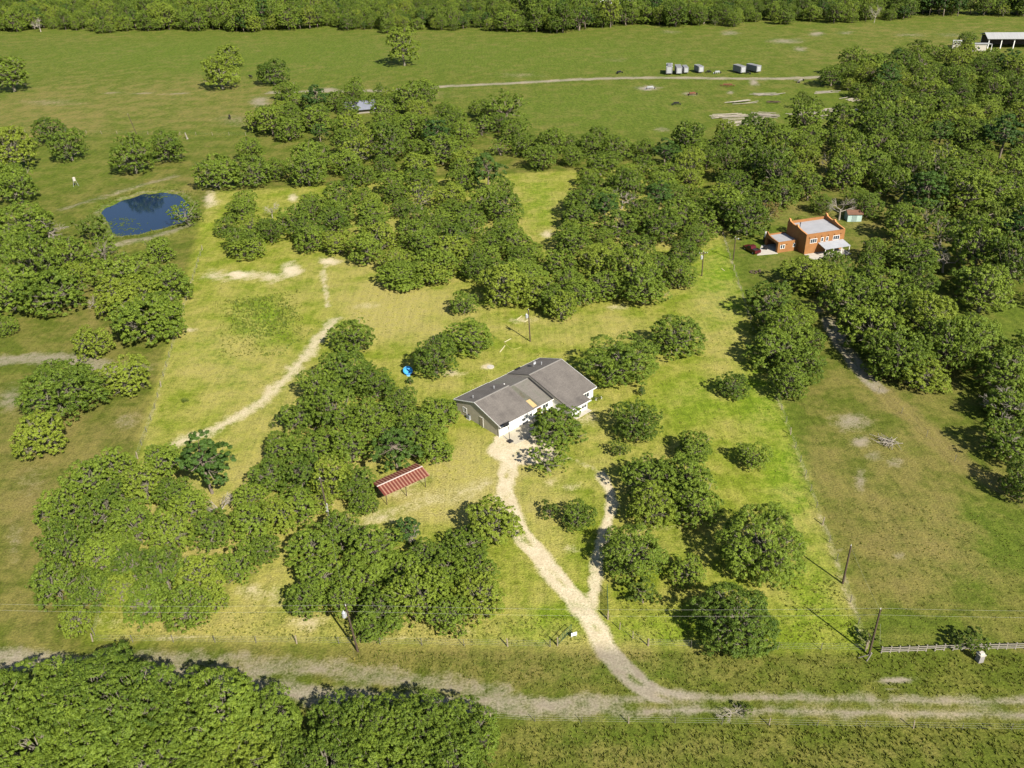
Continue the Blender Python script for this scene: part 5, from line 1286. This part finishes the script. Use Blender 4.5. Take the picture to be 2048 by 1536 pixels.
# ---------------------------------------------------------------- farm yard: trailers, implements, timber piles
M_TRL = pmat('grey_trailer_skin', (0.20, 0.20, 0.205), (0.15, 0.15, 0.15), .8, .7)
def trailer(px_, py_, rz, L_, W_, H_, lab, arched=False):
    p = at(px_, py_); t = empty('box_trailer', (p[0], p[1], 0), rz, lab, 'trailer', 'trailers in a row on the far pasture')
    k = MB()
    if arched: k.prism([(-W_/2,.7),(W_/2,.7),(W_/2,H_*.85),(W_*.3,H_),(-W_*.3,H_),(-W_/2,H_*.85)], 0, L_)
    else: k.box(0, L_, -W_/2, W_/2, .7, H_)
    b_ = k.build('box', M_TRL, t)
    for u in (.2, L_ - .25): k = MB(); k.box(u, u + .06, -W_/2 - .03, W_/2 + .03, .7, H_ + .03); k.build('frame_rib', M_GALV, b_)
    k = MB(); k.box(-.06, -.005, -W_*.35, W_*.35, .9, H_*.88); k.build('door', M_GALV, b_)
    for u in (L_ * .42, L_ * .58):
        for s in (-1, 1):
            k = MB(); k.tube((u, s * (W_/2 - .25), .42), (u, s * (W_/2 + .02), .42), .42, .42, 12); k.build('wheel', M_BLACK, t)
    k = MB(); k.tube((L_, -.5, .6), (L_ + 1.4, 0, .55), .07); k.tube((L_, .5, .6), (L_ + 1.4, 0, .55), .07); k.build('tongue', M_BLACK, t)
trailer(1338, 150, math.radians(80), 8.5, 3.1, 4.3, 'tallest grey trailer, leftmost of the row on the far pasture', True)
trailer(1358, 150, math.radians(86), 8.0, 2.9, 3.7, 'grey box trailer second from the left in the far row')
trailer(1372, 148, math.radians(88), 7.0, 2.3, 3.2, 'narrow beige trailer third from the left in the far row')
trailer(1402, 147, math.radians(100), 6.5, 2.7, 3.4, 'grey box trailer fourth from the left in the far row')
trailer(1486, 148, math.radians(108), 7.5, 2.9, 3.6, 'grey box trailer with dark machine beside it, fifth in the far row')
trailer(1517, 146, math.radians(116), 8.0, 2.9, 3.5, 'rightmost slanted grey trailer of the far row')
M_RUST = pmat('rusted_steel', (0.19, 0.075, 0.035), (0.12, 0.05, 0.03), 3, .85)
def implement(px_, py_, w, lab, mat=M_BLACK, n=7, nm='farm_implement'):
    p = at(px_, py_); t = empty(nm, (p[0], p[1], 0), RNG.uniform(0, 3), lab, 'farm machine')
    k = MB(); k.box(-w/2, w/2, -.12, .12, .55, .75); k.build('toolbar', mat, t)
    k = MB(); k.tube((-w*.2, 0, .65), (0, w*.45, .6), .08); k.tube((w*.2, 0, .65), (0, w*.45, .6), .08); k.build('hitch', mat, t)
    for i in range(n):
        u = -w/2 + w * i / (n - 1); k = MB(); k.tube((u, 0, .7), (u, -.5, .05), .06, .04, 5); k.build('shank', mat, t)
    for s in (-1, 1): k = MB(); k.tube((s*w*.42, -.5, .45), (s*w*.42+.2, -.5, .45), .45, .45, 10); k.build('wheel', M_BLACK, t)
    k = MB(); k.box(-w*.3, w*.3, -.3, .3, .8, 1.3); k.build('hopper', mat, t)
implement(1455, 173, 7, 'rusty red farm implement below the far road', M_RUST, 9)
implement(1384, 190, 5, 'brown rusty implement on a bare patch in the pasture', M_RUST)
implement(1300, 178, 5, 'pale implement on the bare patch below the far road', M_GALV)
implement(1352, 210, 4, 'dark small implement alone in the pasture', M_BLACK, 5)
implement(1417, 146, 3, 'dark machine just right of the fourth trailer', M_BLACK, 5)
implement(1434, 147, 4, 'pale topped machine between the fourth and fifth trailers', M_GALV, 5)
implement(1495, 148, 3.5, 'dark machine right of the fifth trailer', M_BLACK, 5)
implement(1600, 164, 7, 'long dark implement below the farm road near the right wood', M_FENCE, 7)
implement(1238, 147, 4, 'dark implement above the farm road left of the trailers', M_BLACK, 5)
def pile(px_, py_, n, L_, lab, mat=M_FENCE, spread=2.0, ang=0.0, nm='timber_pile'):
    p = at(px_, py_); t = empty(nm, (p[0], p[1], 0), ang, lab, 'timber pile', 'timber piles in the farm yard')
    for i in range(n):
        k = MB(); z = .12 + .24 * RNG.integers(0, 3); o_ = RNG.normal() * spread; u = RNG.normal() * L_ * .12; l2 = L_ * RNG.uniform(.35, .55)
        a = RNG.normal() * .12; k.tube((u - l2, o_ - l2 * a, z), (u + l2, o_ + l2 * a, z), .13, .13, 6); k.build('log', mat, t)
pile(1475, 240, 26, 14, 'large pale heap of timbers above the wood edge, leftmost', M_DEAD, 4.5, .15)
pile(1530, 232, 16, 10, 'scattered timbers right of the large pale heap', M_DEAD, 3.5, -.4)
pile(1620, 232, 14, 12, 'stack of grey poles beside the tall weeds', M_FENCE, 3.0, .1)
pile(1665, 222, 10, 8, 'small stack of pale boards at the yard end', M_DEAD, 1.2, .15)
pile(1705, 200, 9, 6, 'heap of pale sheets near the wood edge', M_DEAD, 2.0, .4)
pile(1480, 205, 9, 12, 'long crooked timbers in the yard centre', M_FENCE, 2.0, .2)
pile(1530, 190, 8, 12, 'two rows of timbers below the road junction', M_FENCE, 1.6, -.15)
pile(1650, 185, 7, 9, 'row of dark logs by the upper yard edge', M_FENCE, 1.0, .05)
pile(1728, 218, 7, 14, 'bundle of pale pipes lying in tree shade', M_GALV, .9, .6)
pile(1545, 206, 6, 6, 'small dark log heap in the yard middle', M_POLE, 1.2, -.3)
for i, (px_, py_, w) in enumerate([(1605,190,26),(1600,204,30),(1620,200,26),(1640,208,26)]):
    x, y, s = spot(px_, py_, w, 'bush%d' % (i % 3)); place(x, y, s, 'bush%d' % (i % 3), ['uppermost','left','middle','rightmost'][i] + ' tall weedy bush in the far farm yard', 'weedy bushes in the far farm yard')

# ---------------------------------------------------------------- rough grass and weeds
def tufts(name, label, areas, seed, mat=M_GRASS):
    rng = np.random.default_rng(seed); Vs, Ts = [], []
    for (poly_px, dens, hgt) in areas:
        P = np.array([at(x, y)[:2] for x, y in poly_px]); lo, hi = P.min(0), P.max(0)
        n = int((hi - lo).prod() * dens); Q = rng.uniform(lo, hi, (n, 2)); Q = Q[inside(P, Q[:, 0], Q[:, 1])]
        # clumped: keep by a coarse random field
        fld = rng.random((80, 80)); ix = ((Q - lo) / (hi - lo + 1e-6) * 39).astype(int); Q = Q[rng.random(len(Q)) < .25 + .9 * fld[ix[:, 0], ix[:, 1]]]
        A_, Z_ = land(Q[:, 0], Q[:, 1]); Q = Q[(A_['dirt'] < .35) & (Z_ > -.2)]
        m = len(Q)
        for b_ in range(4):
            a = rng.uniform(0, 6.28, m); h = hgt * rng.uniform(.4, 1.2, m); w = .05 + .10 * rng.random(m); off = rng.normal(size=(m, 2)) * .10
            x, y = Q[:, 0] + off[:, 0], Q[:, 1] + off[:, 1]; dx, dy = np.cos(a), np.sin(a); lean = h * rng.uniform(.2, .7, m); la = a + 1.57 + rng.normal(size=m) * .4
            v0 = np.stack([x - dx * w, y - dy * w, np.zeros(m)], 1); v1 = np.stack([x + dx * w, y + dy * w, np.zeros(m)], 1)
            v2 = np.stack([x + np.cos(la) * lean, y + np.sin(la) * lean, h], 1)
            Vs.append(np.stack([v0, v1, v2], 1).reshape(-1, 3)); Ts.append(np.repeat(rng.random(m), 3))
    V = np.vstack(Vs); n = len(V) // 3
    o = link(name, fast_mesh(name, V, np.arange(n * 3).reshape(-1, 3), mat, {'tint': np.concatenate(Ts)}))
    tag(o, label, 'grass', kind='stuff'); print(name, n); return o
tufts('rough_grass', 'rough tussocky grass along the verges and field edges',
      [([(960,1450),(2060,1450),(2060,1545),(960,1545)], 5, .34), ([(700,1300),(1220,1310),(1290,1392),(900,1370),(700,1340)], 4, .25),
       ([(1250,1305),(2060,1310),(2060,1395),(1350,1390)], 4, .28), ([(440,600),(600,580),(610,660),(560,700),(440,720)], 1.6, .4),
       ([(1000,1230),(1160,1230),(1190,1290),(1000,1290)], 3, .22), ([(1230,1190),(1400,1180),(1420,1290),(1250,1285)], 3, .22),
       ([(430,400),(1390,345),(1725,1290),(190,1270)], .22, .18), ([(1560,1150),(1670,1150),(1720,1290),(1560,1290)], 3, .2), ([(180,430),(200,400),(300,372),(400,385),(400,450),(250,490),(190,470)], 2.2, .55),
       ([(560,1220),(1000,1240),(1000,1285),(200,1275),(220,1230)], 2.5, .25), ([(1780,1000),(2050,1040),(2050,1280),(1760,1290),(1640,1000)], 1.0, .18)], 11)
tufts('reeds', 'reeds and tall grass fringing the pond', [([(188,424),(206,402),(250,388),(300,374),(350,376),(384,392),(398,412),(394,444),(352,460),(300,470),(240,482),(208,468)], 3, .6)], 13, M_GRASS)
tufts('weed_patch', 'leafy green weeds in the hollow of the left lawn', [([(470,600),(560,592),(600,630),(570,668),(500,680),(460,650)], 3.2, .5), ([(500,715),(560,700),(620,660),(640,640),(630,660),(560,712)], 3, .4)], 12, M_BUSH)
